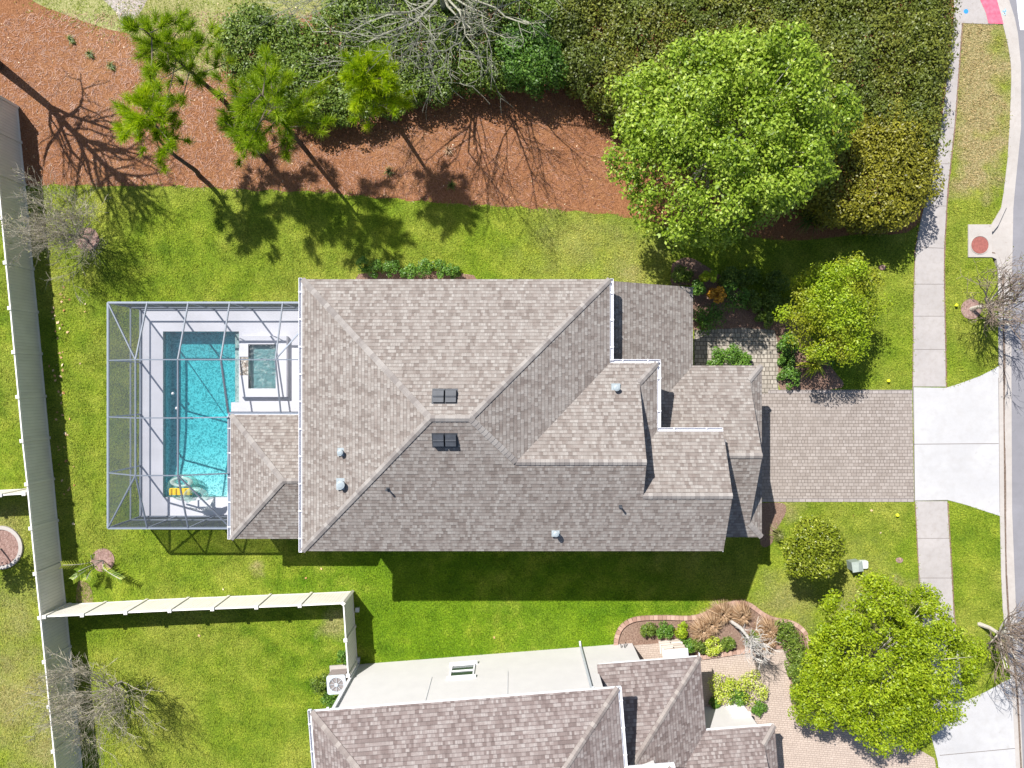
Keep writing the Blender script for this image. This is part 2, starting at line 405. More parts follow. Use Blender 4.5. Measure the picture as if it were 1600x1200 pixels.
M['leaf_maple'] = leafmat('sweetgum leaves', (.080, .145, .008), (.22, .33, .018), (.46, .56, .09), .40)
M['leaf_dark'] = leafmat('dark shrub leaves', (.045, .085, .010), (.11, .175, .018), (.23, .30, .05), .30)
M['leaf_mid'] = leafmat('green shrub leaves', (.040, .10, .010), (.085, .19, .018), (.18, .30, .045), .28)
M['leaf_olive'] = leafmat('olive hedge leaves', (.060, .074, .008), (.145, .168, .018), (.28, .29, .045), .30, patch=(.13, .17, .022))
M['leaf_gold'] = leafmat('golden olive hedge leaves', (.085, .088, .008), (.205, .198, .014), (.36, .34, .035), .30)
M['leaf_oak'] = leafmat('bright oak leaves', (.10, .16, .004), (.25, .345, .007), (.44, .52, .03), .42)
M['leaf_lime'] = leafmat('lime leaves', (.13, .21, .006), (.28, .40, .012), (.46, .55, .04), .42, patch=(.34, .37, .02))
M['leaf_ball'] = leafmat('yellow green glossy leaves', (.07, .10, .006), (.18, .225, .010), (.42, .45, .06), .3, .35)
M['leaf_var'] = leafmat('variegated leaves', (.18, .26, .01), (.42, .50, .03), (.72, .74, .30), .3)
M['leaf_brown'] = leafmat('dry brown grass', (.16, .085, .04), (.35, .22, .12), (.58, .42, .27), .25)
M['leaf_orange'] = leafmat('orange flowers', (.35, .14, .01), (.60, .28, .02), (.75, .45, .05), .2)
M['leaf_brom'] = leafmat('yellow striped straps', (.25, .32, .01), (.45, .50, .02), (.62, .62, .10), .3)
M['leaf_palm'] = leafmat('palm leaflets', (.10, .19, .01), (.20, .31, .02), (.42, .46, .06), .3)
M['needle'] = leafmat('pine needles', (.075, .15, .004), (.22, .35, .006), (.48, .58, .03), .48)
M['needle_lime'] = leafmat('lime pine needles', (.14, .25, .002), (.32, .46, .004), (.56, .65, .015), .45)
M['twigleaf'] = leafmat('sparse new leaves', (.12, .15, .03), (.20, .22, .06), (.34, .33, .12), .3)
M['litter'] = leafmat('fallen leaves', (.35, .16, .06), (.55, .34, .18), (.75, .62, .42), .1)
# ================================================================ GROUND AND STREET
def ycurve(tab, y):
    ys = [t[0] for t in tab]; xs = [t[1] for t in tab]; return float(np.interp(y, ys, xs))
EA = [(-900, 1440), (-200, 1500), (-60, 1536), (0, 1556), (38, 1567), (90, 1579), (130, 1580), (200, 1577), (250, 1574), (300, 1568), (325, 1564), (350, 1549), (400, 1549), (425, 1559), (560, 1560), (800, 1562),
      (900, 1564), (960, 1567), (1040, 1577), (1100, 1582), (1200, 1587), (2200, 1660)]
EC = [(-900, 1462), (-200, 1522), (-60, 1560), (0, 1580), (38, 1592), (100, 1598), (200, 1598), (320, 1586), (450, 1583), (600, 1583), (800, 1584), (950, 1590), (1050, 1595), (1200, 1601), (2200, 1680)]
ys = list(range(-900, 2201, 25))
def edge(tab, z=0): return [W(ycurve(tab, y), y, z) for y in ys]
A_, C_ = edge(EA), edge(EC)
def off(line, d): return [(x+d, y) for x, y in line]
PX0, PX1, PY0, PY1 = -16.40, -12.83, -5.32, 2.47     # hole for the pool
g = MB()
GX0 = -140.0
g.face([(GX0, -90, 0), (PX0, -90, 0), (PX0, 90, 0), (GX0, 90, 0)])
g.face([(PX0, -90, 0), (PX1, -90, 0), (PX1, PY0, 0), (PX0, PY0, 0)])
g.face([(PX0, PY1, 0), (PX1, PY1, 0), (PX1, 90, 0), (PX0, 90, 0)])
for (a, b) in zip(A_, A_[1:]):
    g.face([(PX1, b[1], 0), (b[0], b[1], 0), (a[0], a[1], 0), (PX1, a[1], 0)])
for yy0, yy1 in ((A_[0][1], 90), (-90, A_[-1][1])):
    xx = A_[0][0] if yy1 == 90 else A_[-1][0]
    g.face([(PX1, yy0, 0), (xx, yy0, 0), (xx, yy1, 0), (PX1, yy1, 0)])
tag(g.build('lawn', M['lawn']), 'flat lawn ground round the houses', kind='structure')
g = MB()      # street with gutter pan, 12 cm below the lawn
for (a, b) in zip(C_, C_[1:]): g.face([(b[0]-.02, b[1], -.125), (130, b[1], -.125), (130, a[1], -.125), (a[0]-.02, a[1], -.125)])
g.face([(C_[0][0]-.02, C_[0][1], -.125), (130, C_[0][1], -.125), (130, 90, -.125), (C_[0][0]-.02, 90, -.125)]); g.face([(C_[-1][0]-.02, -90, -.125), (130, -90, -.125), (130, C_[-1][1], -.125), (C_[-1][0]-.02, C_[-1][1], -.125)])
tag(g.build('road', M['asphalt']), 'grey asphalt street along the right edge', kind='structure')
g = MB()
for i, (a, b) in enumerate(zip(A_, A_[1:])):
    y0 = ys[i]
    if 325 <= y0 < 425: continue
    c, d = C_[i], C_[i+1]
    g.face([(a[0], a[1], .02), (b[0], b[1], .02), (b[0]+.2, b[1], .02), (a[0]+.2, a[1], .02)][::-1])
    g.face([(a[0]+.2, a[1], .02), (b[0]+.2, b[1], .02), (b[0]+.24, b[1], -.115), (a[0]+.24, a[1], -.115)][::-1])
    g.face([(a[0]+.24, a[1], -.115), (b[0]+.24, b[1], -.115), (d[0], d[1], -.11), (c[0], c[1], -.11)][::-1])
    g.face([(a[0], a[1], -.1), (b[0], b[1], -.1), (b[0], b[1], .02), (a[0], a[1], .02)][::-1])
tag(g.build('curb', M['curb']), 'concrete curb with gutter pan', kind='structure')
g = MB()
for i, (a, b) in enumerate(zip(A_, A_[1:])):
    if ys[i] < 425: continue
    w_ = .13+.06*mnoise.noise((0, ys[i]*.01, 0))
    g.face([(a[0]+.245, a[1], -.108), (b[0]+.245, b[1], -.108), (b[0]+.245+w_, b[1], -.106), (a[0]+.245+w_, a[1], -.106)][::-1])
tag(g.build('gutter_dirt', M['dirt']), 'brown dirt lying along the gutter line', kind='structure')
g = MB(); g.poly(WP([(1583, -60), (1606, -60), (1606, 47), (1594, 47), (1590, 20)], -.12), -.119)
tag(g.build('crosswalk_stripe', M['roadpaint']), 'white painted crosswalk stripe at the corner', kind='structure')
# sidewalks
SL = [(-900, 1500), (38, 1490), (120, 1480), (200, 1470), (300, 1450), (350, 1437), (390, 1430), (450, 1428), (606, 1426), (785, 1430), (900, 1436), (960, 1440), (1060, 1452), (1130, 1460), (1300, 1480)]
SR = [(-900, 1540), (38, 1503), (120, 1497), (200, 1491), (300, 1480), (390, 1475), (450, 1475), (606, 1478), (785, 1480), (900, 1487), (960, 1490), (1060, 1502), (1130, 1512), (1300, 1530)]
def strip(tabL, tabR, y0, y1, z, mb, th=0):
    n = max(2, int(abs(y1-y0)/20)); yy = np.linspace(y0, y1, n+1)
    for a, b in zip(yy, yy[1:]):
        p = [W(ycurve(tabL, b), b), W(ycurve(tabR, b), b), W(ycurve(tabR, a), a), W(ycurve(tabL, a), a)]
        mb.face([(x, y, z) for x, y in p])
g = MB(); strip(SL, SR, -400, 604, .012, g); strip(SL, SR, 783, 1130, .012, g)
tag(g.build('sidewalk', M['concrete']), 'pale concrete sidewalk in scored squares', kind='structure')
sidewalk_poly = WP([(ycurve(SL, y), y) for y in range(-60, 1141, 40)]+[(ycurve(SR, y), y) for y in range(1140, -61, -40)])
g = MB()
for y in (90, 200, 256, 322, 388, 444, 494, 546, 606, 782, 841, 903, 965):
    a = W(ycurve(SL, y), y-2 if y == 388 else y); b = W(ycurve(SR, y), y)
    g.bar((a[0], a[1], .0135), (b[0], b[1], .0135), .022, .004)
for y in (694,):
    a = W(1426, y); b = W(1560, y-1); g.bar((*a, .0175), (*b, .0175), .03, .004)
a = W(1427, 604); b = W(1429, 783); g.bar((*a, .0175), (*b, .0175), .03, .004)
a = W(1560, 590); b = W(1562, 800); g.bar((*a, .0175), (*b, .0175), .03, .004)
tag(g.build('pavement_joints', M['joint']), 'dark scored joints across the sidewalk', kind='structure')
apron = [(1426, 605), (1478, 606), (1500, 599), (1530, 588), (1552, 577), (1560, 572), (1562, 800), (1562, 806), (1540, 799), (1510, 789), (1480, 781), (1429, 782)]
apron_w = WP(apron); g = MB(); g.poly(apron_w[::-1], .016)
tag(g.build('driveway_apron', M['apron']), 'bright concrete apron between pavers and street', kind='structure')
g = MB()
for (tab, sg_, w_) in ((SR, 1, .055), (SL, -1, .035)):
    for y0 in list(range(-40, 600, 12))+list(range(786, 1000, 12)):
        if (sg_ < 0 and y0 < 350) or 596 < y0 < 786: continue
        a, b = W(ycurve(tab, y0), y0), W(ycurve(tab, y0+12), y0+12); ww = w_*(1+.9*mnoise.noise((y0*.07, sg_, 0)))*sg_
        q = [(a[0]-.01*sg_, a[1], .0145), (a[0]+ww, a[1], .0145), (b[0]+ww, b[1], .0145), (b[0]-.01*sg_, b[1], .0145)]
        g.face(q if sg_ < 0 else q[::-1])
tag(g.build('sidewalk_edge_soil', M['bark']), 'narrow brown soil line edged along the sidewalk', kind='structure')
# corner landing with tactile strip
land = [(1497, -120), (1548, -120), (1558, 0), (1568, 38), (1545, 38), (1503, 36)]
land_w = WP(land); g = MB(); g.poly(land_w[::-1], .016)
tag(g.build('corner_ramp', M['concrete']), 'concrete curb ramp landing at the street corner', kind='structure')
def mat_tactile():
    m = Mt('pink tactile paving', .7, .2); v = m.voro(m.pos(), 14, rnd=0.0)
    m.col(m.ramp(m.noise(m.pos(), 6, 4), [(.3, (.46, .085, .14)), (.7, (.60, .15, .21))])); m.bump(m.ramp(v, [(.2, 1.0), (.45, 0.0)]), .01, 1); return m.m
tp = WP([(1520, -60), (1546, -60), (1557, 0), (1567.5, 38), (1544, 37), (1540, 20), (1530, -2)]); g = MB(); g.slab(tp[::-1], .017, .03)
tag(g.build('tactile_strip', mat_tactile(), loc=(*tp[3], 0)), 'pink dotted tactile strip across the corner ramp', 'tactile paving')
bm_ = plain('blue marking paint', (.03, .22, .62), .6)
g = MB(); g.slab(arc(*W(1509, 18), .11, n=20), .0165, .021)
tag(g.build('valve_cover', bm_, loc=(*W(1509, 18), 0)), 'round blue painted cover set in the corner concrete', 'cover')
def mat_wear(name, c):
    m = Mt(name, .7, .2); m.col(m.ramp(m.noise(m.pos(), 22, 4), [(.4, c), (.6, tuple(.4*x+.35 for x in c))])); return m.m
g = MB()
for a, b, c, d in ((1566, 17, 1571, 21), (1565, 20, 1568, 16), (1568, 19, 1572, 17), (1568, 24, 1571, 22), (1567, 21, 1568, 24), (1570, 14, 1571, 20)):
    g.bar((*W(a, b), .0215), (*W(c, d), .0215), .035, .004)
tag(g.build('utility_mark', mat_wear('worn blue spray paint', (.12, .42, .62)), loc=(*W(1568, 19), 0)), 'pale blue sprayed utility scrawl beside the pink strip', 'ground marking')
# beds
mulch = [(-80, -60), (-80, 292), (35, 290), (100, 289), (170, 291), (260, 290), (330, 294), (400, 297), (500, 300), (560, 306), (620, 311), (700, 318), (760, 321), (830, 325), (900, 330),
         (960, 336), (1020, 346), (1040, 353), (1120, 362), (1230, 376), (1340, 366), (1436, 350), (1470, 200), (1496, 38), (1500, -60)]
mulch = [(x+2.5*math.sin(x*.09+y*.05), y+2.0*math.sin(x*.13)) if 50 < x < 1000 and y > 200 else (x, y) for x, y in smoothline(mulch, 4)]
mulch_w = WP(mulch); g = MB(); g.poly(mulch_w[::-1], .006)
tag(g.build('mulch_bed', M['pine_straw']), 'rust coloured pine straw bed north of the lawn', kind='structure')
dry = smoothline([(40, -60), (45, -5), (100, 22), (165, 45), (205, 55), (250, 95), (290, 125), (350, 110), (420, 60), (470, 30), (560, -10), (600, -60), (40, -60)], 5)
g = MB(); g.poly(WP(dry)[::-1], .010)
tag(g.build('dry_ground', M['dry']), 'dry yellow grass ground at the top left', kind='structure')
sand = smoothline([(140, -20), (180, 18), (192, 42), (205, 35), (225, 10), (230, -20), (140, -20)], 5)
g = MB(); g.poly(WP(sand)[::-1], .014); tag(g.build('sandy_patch', M['sand']), 'pale sandy patch in the dry grass', kind='structure')
g = MB(); g.poly(WP(smoothline([(122, 905), (140, 915), (145, 945), (120, 945), (122, 905)], 4))[::-1], .006)
tag(g.build('bare_soil', M['soil']), 'bare soil patch by the fence corner', kind='structure')
bed1 = [(1050, 412), (1075, 402), (1110, 420), (1180, 470), (1215, 498), (1240, 496), (1262, 520), (1300, 575), (1318, 600), (1300, 608), (1219, 608), (1213, 530), (1160, 512), (1085, 518), (1083, 450), (1050, 446)]
bed1_w = WP(smoothline(bed1+[bed1[0]], 4)[:-1]); g = MB(); g.poly(bed1_w[::-1], .008)
tag(g.build('entry_bed', M['bark']), 'bark planting bed beside the entry walk', kind='structure')
bed2_w = WP([(555, 437), (560, 428), (600, 424), (700, 424), (740, 430), (748, 440), (740, 470), (560, 470)]); g = MB(); g.poly(bed2_w[::-1], .006)
tag(g.build('wall_bed', M['bark']), 'narrow bark bed under the north wall', kind='structure')
bed4_w = WP(smoothline([(1188, 786), (1222, 786), (1228, 800), (1212, 830), (1205, 850), (1188, 850), (1188, 786)], 4)); g = MB(); g.poly(bed4_w[::-1], .006)
tag(g.build('garage_bed', M['bark']), 'small bark bed at the garage corner', kind='structure')
# pavers of the main house
walk_w = WP([(1085, 516), (1108, 515), (1160, 512), (1210, 516), (1216, 540), (1216, 608), (1216, 615), (1100, 615), (1085, 600)]); g = MB(); g.poly(walk_w[::-1], .012)
tag(g.build('front_walk', M['walk']), 'tan cobble paver walk curving to the front door', kind='structure')
drive_w = WP([(1140, 615), (1425, 614), (1428, 779), (1140, 779)]); g = MB(); g.poly(drive_w[::-1], .016)
tag(g.build('driveway', M['pavers']), 'grey paver driveway in front of the garage', kind='structure')
g = MB()
g.poly(WP([(1200, 609), (1425, 609), (1425, 614.5), (1200, 614.5)])[::-1], .020); g.poly(WP([(1190, 778.5), (1428, 778.5), (1428, 784), (1190, 784)])[::-1], .020)
tag(g.build('driveway_border', M['border']), 'soldier course of pavers along the driveway edges', kind='structure')
# neighbour's bed and drive
curve = smoothline([(962, 1010), (963, 996), (970, 980), (985, 969), (1005, 965), (1040, 964), (1075, 965), (1100, 960), (1125, 947), (1150, 941), (1170, 944), (1190, 958), (1208, 967), (1235, 972), (1252, 982), (1262, 1000), (1264, 1030), (1268, 1060)], 5)
bed3 = curve+[(1282, 1090), (1284, 1108), (1240, 1110), (1237, 1060), (1231, 1011), (1215, 1010), (1160, 1018), (1090, 1028), (985, 1040)]
bed3_w = WP(bed3); g = MB(); g.poly(bed3_w[::-1], .008)
tag(g.build('neighbour_bed', M['bark']), 'bark bed inside the curved brick edging', kind='structure')
nd = [(960, 1022), (1090, 1029), (1160, 1018), (1215, 1010), (1231, 1011), (1237, 1060), (1240, 1110), (1284, 1108), (1330, 1118), (1400, 1150), (1460, 1185), (1480, 1300), (960, 1300)]
nd_w = WP(nd); g = MB(); g.poly(nd_w[::-1], .012)
tag(g.build('neighbour_driveway', M['pavers2']), 'beige paver driveway of the neighbouring house', kind='structure')
na = [(1583, 1058), (1566, 1066), (1545, 1078), (1520, 1090), (1495, 1100), (1450, 1130), (1465, 1190), (1483, 1400), (1600, 1400), (1592, 1200)]
na_w = WP(na); g = MB(); g.poly(na_w[::-1], .016)
tag(g.build('neighbour_apron', M['apron']), 'white concrete apron of the neighbouring driveway', kind='structure')
g = MB(); a = W(1468, 1180); b = W(1586, 1169); g.bar((*a, .0175), (*b, .0175), .03, .004)
tag(g.build('apron_joint', M['joint']), 'dark joint across the neighbouring apron', kind='structure')
def ribbon(line, wdt, z0, z1):
    mb = MB(); P = [Vector((*p, 0)) for p in line]; L = []; Rr = []
    for i, p in enumerate(P):
        d = (P[min(i+1, len(P)-1)]-P[max(i-1, 0)]).normalized(); n = Vector((-d.y, d.x, 0))*wdt/2
        L.append(p+n); Rr.append(p-n)
    for i in range(len(P)-1):
        lo = [(L[i].x, L[i].y, z0), (Rr[i].x, Rr[i].y, z0), (Rr[i+1].x, Rr[i+1].y, z0), (L[i+1].x, L[i+1].y, z0)]
        hi = [(x, y, z1) for x, y, _ in lo]
        mb.face(hi); mb.face([lo[0], hi[0], hi[3], lo[3]][::-1]); mb.face([lo[1], hi[1], hi[2], lo[2]])
    return mb
# edging made of single bricks laid end to end
def edging_bricks(name, line, label, wdt=.2, step=.19):
    P = [Vector((*p, 0)) for p in line]; mb = MB(); acc = 0; last = P[0]
    pts = []
    for a, b in zip(P, P[1:]):
        n = max(1, int((b-a).length/.02))
        pts += [a.lerp(b, k/n) for k in range(n)]
    d = 0; prev = pts[0]; marks = [pts[0]]
    for q in pts[1:]:
        d += (q-prev).length; prev = q
        if d >= step: marks.append(q); d = 0
    for a, b in zip(marks, marks[1:]):
        dr = b-a; mb.box(((a.x+b.x)/2, (a.y+b.y)/2, .05), (dr.length*.93, wdt, .13), math.atan2(dr.y, dr.x), t=random.random())
    return tag(mb.build(name, M['edgebrick'], loc=tuple(P[0])), label, 'edging')
M['edgebrick'] = mat_cap('brick edging blocks', (.28, .17, .13), (.46, .32, .255))
edging_bricks('brick_edging', WP(curve), 'curved brick edging round the neighbouring bark bed')
edging_bricks('brick_edging', WP([(1090, 1027), (1160, 1017), (1215, 1009), (1230, 1009)]), 'straight brick edging between bark bed and neighbouring walk')
edging_bricks('brick_edging', WP([(1234, 1014), (1238, 1060), (1241, 1110), (1284, 1107)]), 'brick edging bent round the corner of the green hedge')

# rings round young trees
def ring_bed(px, py, r, label, curbring=0):
    c = W(px, py); g = MB(); g.slab(arc(*c, r, n=28), .002, .03)
    tag(g.build('tree_ring', M['bark2'], loc=(*c, 0)), label, 'mulch ring')
    if curbring:
        g = MB(); a = arc(*c, r, n=32); b = arc(*c, r+curbring, n=32)
        for i in range(32):
            j = (i+1) % 32
            g.hexa([(*a[i], 0), (*b[i], 0), (*b[j], 0), (*a[j], 0)], [(*a[i], .1), (*b[i], .1), (*b[j], .1), (*a[j], .1)])
        tag(g.build('concrete_ring', M['curb'], loc=(*c, 0)), 'round concrete edging at the left edge beyond the long fence', 'edging')
M['bark2'] = mat_mulch('pinkish bark chips', (.11, .06, .05), (.27, .17, .145), (.44, .32, .28), sc=11)
ring_bed(161, 875, .55, 'round pinkish mulch ring under the little palm')
ring_bed(137, 374, .55, 'mulch ring under the bare tree by the long fence')
ring_bed(1517, 483, .48, 'mulch ring under the leaning street tree')
ring_bed(3, 855, .85, 'mulch disc inside the round concrete edging', .17)

# storm drain
g = MB(); g.slab(WP([(1512, 351), (1549, 351), (1549, 402), (1512, 402)])[::-1], -.3, .05)
t0 = thing('storm_drain', (*W(1531, 380), 0), 'square concrete storm drain top with round rusty lid in the verge', 'storm drain')
g.build('slab', M['curb'], t0)
rust = plain('rusty iron', (.25, .085, .07), .7, .3, .2, 12, .01)
g = MB(); c = W(1531, 383, .05); g.slab(arc(*c, .40, n=28), .05, .062); q = g.build('manhole_lid', rust, t0)
g = MB(); g.torus((*c, .055), .43, .02, 28, 6); g.build('lid_rim', M['curb'], t0)
for pts in ([(1549, 350), (1566, 321), (1573, 321), (1559, 352), (1551, 362), (1549, 362)], [(1549, 402), (1556, 405), (1559, 430), (1566, 430), (1563, 405), (1556, 397), (1549, 396)]):
    g = MB(); g.slab(WP(pts)[::-1], -.12, .05); g.build('throat_curb', M['curb'], t0)
g = MB(); g.poly(WP([(1549, 351), (1559, 352), (1573, 321), (1586, 321), (1584, 430), (1566, 430), (1563, 405), (1549, 402)])[::-1], -.112)
tag(g.build('drain_apron', M['curb']), 'sunken concrete apron in front of the storm drain', kind='structure')
g = MB(); g.poly(WP([(1549, 392), (1557, 394), (1566, 408), (1568, 430), (1565, 430), (1562, 406), (1555, 397), (1549, 397)])[::-1], -.108)
tag(g.build('drain_dirt', M['dirt']), 'brown dirt washed against the drain throat', kind='structure')
# ================================================================ HOUSES
HE, HL, PT = 5.7, 3.0, .5          # upper eave, lower eave, roof pitch
class House:
    def __init__(s, ox, oy, ang, name, label, roofmat, capmat, wallmat, main):
        s.o = (ox, oy); s.ca, s.sa = math.cos(ang), math.sin(ang); s.ang = ang; s.main = main
        s.root = thing(name, (*s.G(6, 5), 0), label, 'house'); s.rm, s.cm, s.wm = roofmat, capmat, wallmat
        s.n_cap = 0; s.make()
    def G(s, x, d): return (s.o[0]+x*s.ca+d*s.sa, s.o[1]+x*s.sa-d*s.ca)      # local east, local south
    def P(s, x, d, z): return (*s.G(x, d), z)
    def cap(s, par, a, b, side=None):
        mb = MB(); s.cap_(mb, a, b, side); mb.build('ridge_cap', s.cm, par)
    def cap_(s, mb, a, b, side=None):
        """overlapping cap shingles along a ridge or hip, a low, b high; side = [unit down vectors of both planes]"""
        A = Vector(s.P(*a)); B = Vector(s.P(*b)); d = (B-A); L = d.length; d.normalize(); n = max(1, int(L/.17))
        s1, s2 = [Vector(v).normalized() for v in side]
        lift = Vector((0, 0, .012)); r = random.Random(int(L*100))
        for i in range(n):
            p = A+d*(L*i/n); q = A+d*(L*(i+1)/n+.02); t = r.random(); wd = .125
            p0, q0 = p+lift+Vector((0, 0, .028)), q+lift+Vector((0, 0, .012))
            up = Vector((0, 0, 1))
            for sd in (s1, s2):
                e0, e1 = p0+sd*wd, q0+sd*wd
                mb.face([p0, e0, e1, q0] if (e0-p0).cross(q0-p0).z > 0 else [p0, q0, e1, e0], t=t)
                mb.face([p0, e0, e0-Vector((0, 0, .03)), p0-Vector((0, 0, .03))], t=t*.4)
                mb.face([e0, e1, e1-Vector((0, 0, .025)), e0-Vector((0, 0, .025))], t=t*.6)
    def D(s, x, d, z):      # local direction to world
        return (x*s.ca+d*s.sa, x*s.sa-d*s.ca, z)
    def gutter(s, a, b, out, parent, n=None):
        """open white channel from a to b (local x, d, z), out = local unit direction away from the roof"""
        A = Vector(s.P(*a)); B = Vector(s.P(*b)); o = Vector(s.D(*out, 0)); d = (B-A).normalized(); L = (B-A).length
        mb = MB(); c = o*.075-Vector((0, 0, .07)); u = Vector((0, 0, 1))
        mb.bar(A+c-u*.055, B+c-u*.055, .13, .01); mb.bar(A+c+o*.062, B+c+o*.062, .016, .11); mb.bar(A+c-o*.066, B+c-o*.066, .012, .13)
        mb.bar(A+c-o*.062, A+c+o*.062, .012, .11); mb.bar(B+c-o*.062, B+c+o*.062, .012, .11)
        gt = mb.build('gutter', M['white'], parent)
        k = max(2, int(L/1.05))
        for i in range(k):
            hb = MB(); p = A+d*(L*(i+.5)/k)+c+u*.058; hb.bar(p-o*.085, p+o*.085, .045, .012); hb.build('gutter_hanger', M['white'], gt)
        return gt
    def fascia(s, a, b, out, mb, hgt=.17):
        A = Vector(s.P(*a)); B = Vector(s.P(*b)); o = Vector(s.D(*out, 0))
        z = Vector((0, 0, hgt/2+.012)); mb.bar(A-z-o*.012, B-z-o*.012, .02, hgt)
    def walls(s, pts, z0, z1, name='wall', top=False):
        mb = MB(); n = len(pts)
        for i in range(n):
            a, b = pts[i], pts[(i+1) % n]; L = math.dist(a, b)
            mb.face([s.P(*a, z0), s.P(*b, z0), s.P(*b, z1), s.P(*a, z1)], [(0, 0), (L, 0), (L, z1-z0), (0, z1-z0)])
        if top: mb.face([s.P(*p, z1) for p in pts])
        return mb.build(name, s.wm, s.root)
    def window(s, a, b, z0, z1, out, rows=2):
        """window on the wall between local points a and b; out = local direction outward"""
        A = Vector(s.P(*a, 0)); B = Vector(s.P(*b, 0)); o = Vector(s.D(*out, 0)); u = Vector((0, 0, 1)); d = (B-A).normalized()
        fr = MB()
        for p, q, ww in ((A+u*z0, B+u*z0, .06), (A+u*z1, B+u*z1, .06), (A+u*z0, A+u*z1, .06), (B+u*z0, B+u*z1, .06), (A+u*(z0+z1)/2, B+u*(z0+z1)/2, .05)):
            fr.bar(p+o*.03, q+o*.03, ww, .07, up=o)
        w_ = fr.build('window', M['trim'], s.root)
        tr = MB(); tr.bar(A+u*(z1+.09)-d*.12+o*.055, B+u*(z1+.09)+d*.12+o*.055, .14, .11, up=o); tr.build('lintel', M['trim'], w_); tr = MB(); tr.bar(A+u*(z0-.08)-d*.12+o*.07, B+u*(z0-.08)+d*.12+o*.07, .11, .14, up=o)
        tr.build('sill', M['trim'], w_)
        gl = MB(); gl.bar(A+u*(z0+z1)/2+o*.012, B+u*(z0+z1)/2+o*.012, z1-z0, .012, up=o); gl.build('pane', M['glass'], w_)
    def make(s):
        P = s.P; rt = s.root
        r0, zr0 = 5.305, HE+5.305*PT; xr0, xr1 = 5.305, 12.01-5.305
        d2, r2 = 3.27, (3.27+10.61)/2; z2 = HE+(10.61-r2)*PT; x2, g2 = 13.86, 13.10; e2 = x2-g2; zg2 = HE+e2*PT
        d3 = 5.94; r3 = (d3+10.61)/2; z3 = HE+(10.61-r3)*PT; x3 = 16.44
        xe = 15.94; dg = 3.30; sg = 10.65; rg = (dg+sg)/2; zg = HL+(rg-dg)*PT; xg, gg = 18.89, 18.27; eg = xg-gg; zgg = HL+eg*PT
        # valley of main east slope and block 2 north slope: 12.01-x = d-3.27
        xv = 12.01-(r2-d2)
        u = MB()
        u.plane([P(0, 0, HE), P(0, 10.61, HE), P(xr0, r0, zr0)])
        u.plane([P(0, 0, HE), P(xr0, r0, zr0), P(xr1, r0, zr0), P(12.01, 0, HE)])
        u.plane([P(12.01, 0, HE), P(xr1, r0, zr0), P(xv, r2, z2), P(12.01, d2, HE)])
        u.plane([P(12.01, d2, HE), P(xv, r2, z2), P(g2, r2, z2), P(g2, d2+e2, zg2), P(x2, d2, HE)])
        dv = d3+e2     # valley of skirt and block 3
        u.plane([P(x2, d2, HE), P(g2, d2+e2, zg2), P(g2, dv, zg2), P(x2, d3, HE)])
        u.plane([P(x2, d3, HE), P(g2, dv, zg2), P(g2, r3, z3), P(x3, r3, z3), P(x3, d3, HE)])
        u.plane([P(0, 10.61, HE), P(x3, 10.61, HE), P(x3, r3, z3), P(g2, r3, z3), P(g2, r2, z2), P(xv, r2, z2), P(xr1, r0, zr0), P(xr0, r0, zr0)])
        u.build('upper_roof', s.rm, rt); ur = rt.children[-1]
        # gable infill and rakes
        gm = MB()
        gm.face([P(g2-.14, d2+e2, zg2-.02), P(g2-.14, r2, z2-.06), P(g2-.14, r3, z3-.05), P(g2-.14, dv, zg2-.02)])
        gm.build('gable_wall', s.wm, rt); gm = MB()
        gm.face([P(x3-.35, d3+.3, HE-.2), P(x3-.35, 10.3, HE-.2), P(x3-.35, r3, z3-.1)])
        gm.build('gable_wall', s.wm, rt)
        fm = MB()
        for a, b in (((g2, d2+e2, zg2), (g2, r2, z2)), ((g2, r2, z2), (g2, r3, z3)), ((x3, d3, HE), (x3, r3, z3)), ((x3, r3, z3), (x3, 10.61, HE))):
            s.fascia(a, b, (1, 0), fm, .16)
        for a, b, o in (((0, 0, HE), (12.01, 0, HE), (0, -1)), ((0, 0, HE), (0, 10.61, HE), (-1, 0)), ((0, 10.61, HE), (x3, 10.61, HE), (0, 1)), ((12.01, 0, HE), (12.01, d2, HE), (1, 0)),
                        ((12.03, d2, HE), (x2, d2, HE), (0, -1)), ((x2, d2, HE), (x2, d3, HE), (1, 0)), ((x2+.02, d3, HE), (x3, d3, HE), (0, -1))):
            s.fascia(a, b, o, fm)
        fm.build('fascia', M['trim'], rt)
        sm = MB(); pts = [(.02, .02), (12, .02), (12, d2+.02), (x2-.02, d2+.02), (x2-.02, d3+.02), (x3-.02, d3+.02), (x3-.02, 10.59), (.02, 10.59)]
        sm.face([P(*p, HE-.185) for p in pts]); sm.build('soffit', s.wm, rt)
        # lower roofs
        l = MB(); h_top = HL+(xe-11.6)*PT
        if s.main:
            l.plane([P(xe, -.05, HL), P(11.5, -.05, HL+(xe-11.5)*PT), P(11.5, dg+(xe-11.5), HL+(xe-11.5)*PT), P(xe, dg, HL)])
        else:
            # hipped toward the north
            k = 3.9; l.plane([P(xe, .12, HL), P(xe-k, .12+k, HL+k*PT), P(11.5, .12+k, HL+k*PT), P(11.5, .12, HL)])
            l.plane([P(xe, .12, HL), P(xe-k, .12+k, HL+k*PT), P(xe-k, dg+k, HL+k*PT), P(xe, dg, HL)])
        hv = xe-rg+dg
        l.plane([P(xe, dg, HL), P(xg, dg, HL), P(gg, dg+eg, zgg), P(gg, rg, zg), P(xe-(rg-dg), rg, zg)])
        l.plane([P(xg, dg, HL), P(gg, dg+eg, zgg), P(gg, sg-eg, zgg), P(xg, sg, HL)])
        l.plane([P(xg, sg, HL), P(gg, sg-eg, zgg), P(gg, rg, zg), P(12.5, rg, zg), P(12.5, 10.18, HL+(sg-10.18)*PT), P(16.03, 10.18, HL+(sg-10.18)*PT), P(16.03, sg, HL)])
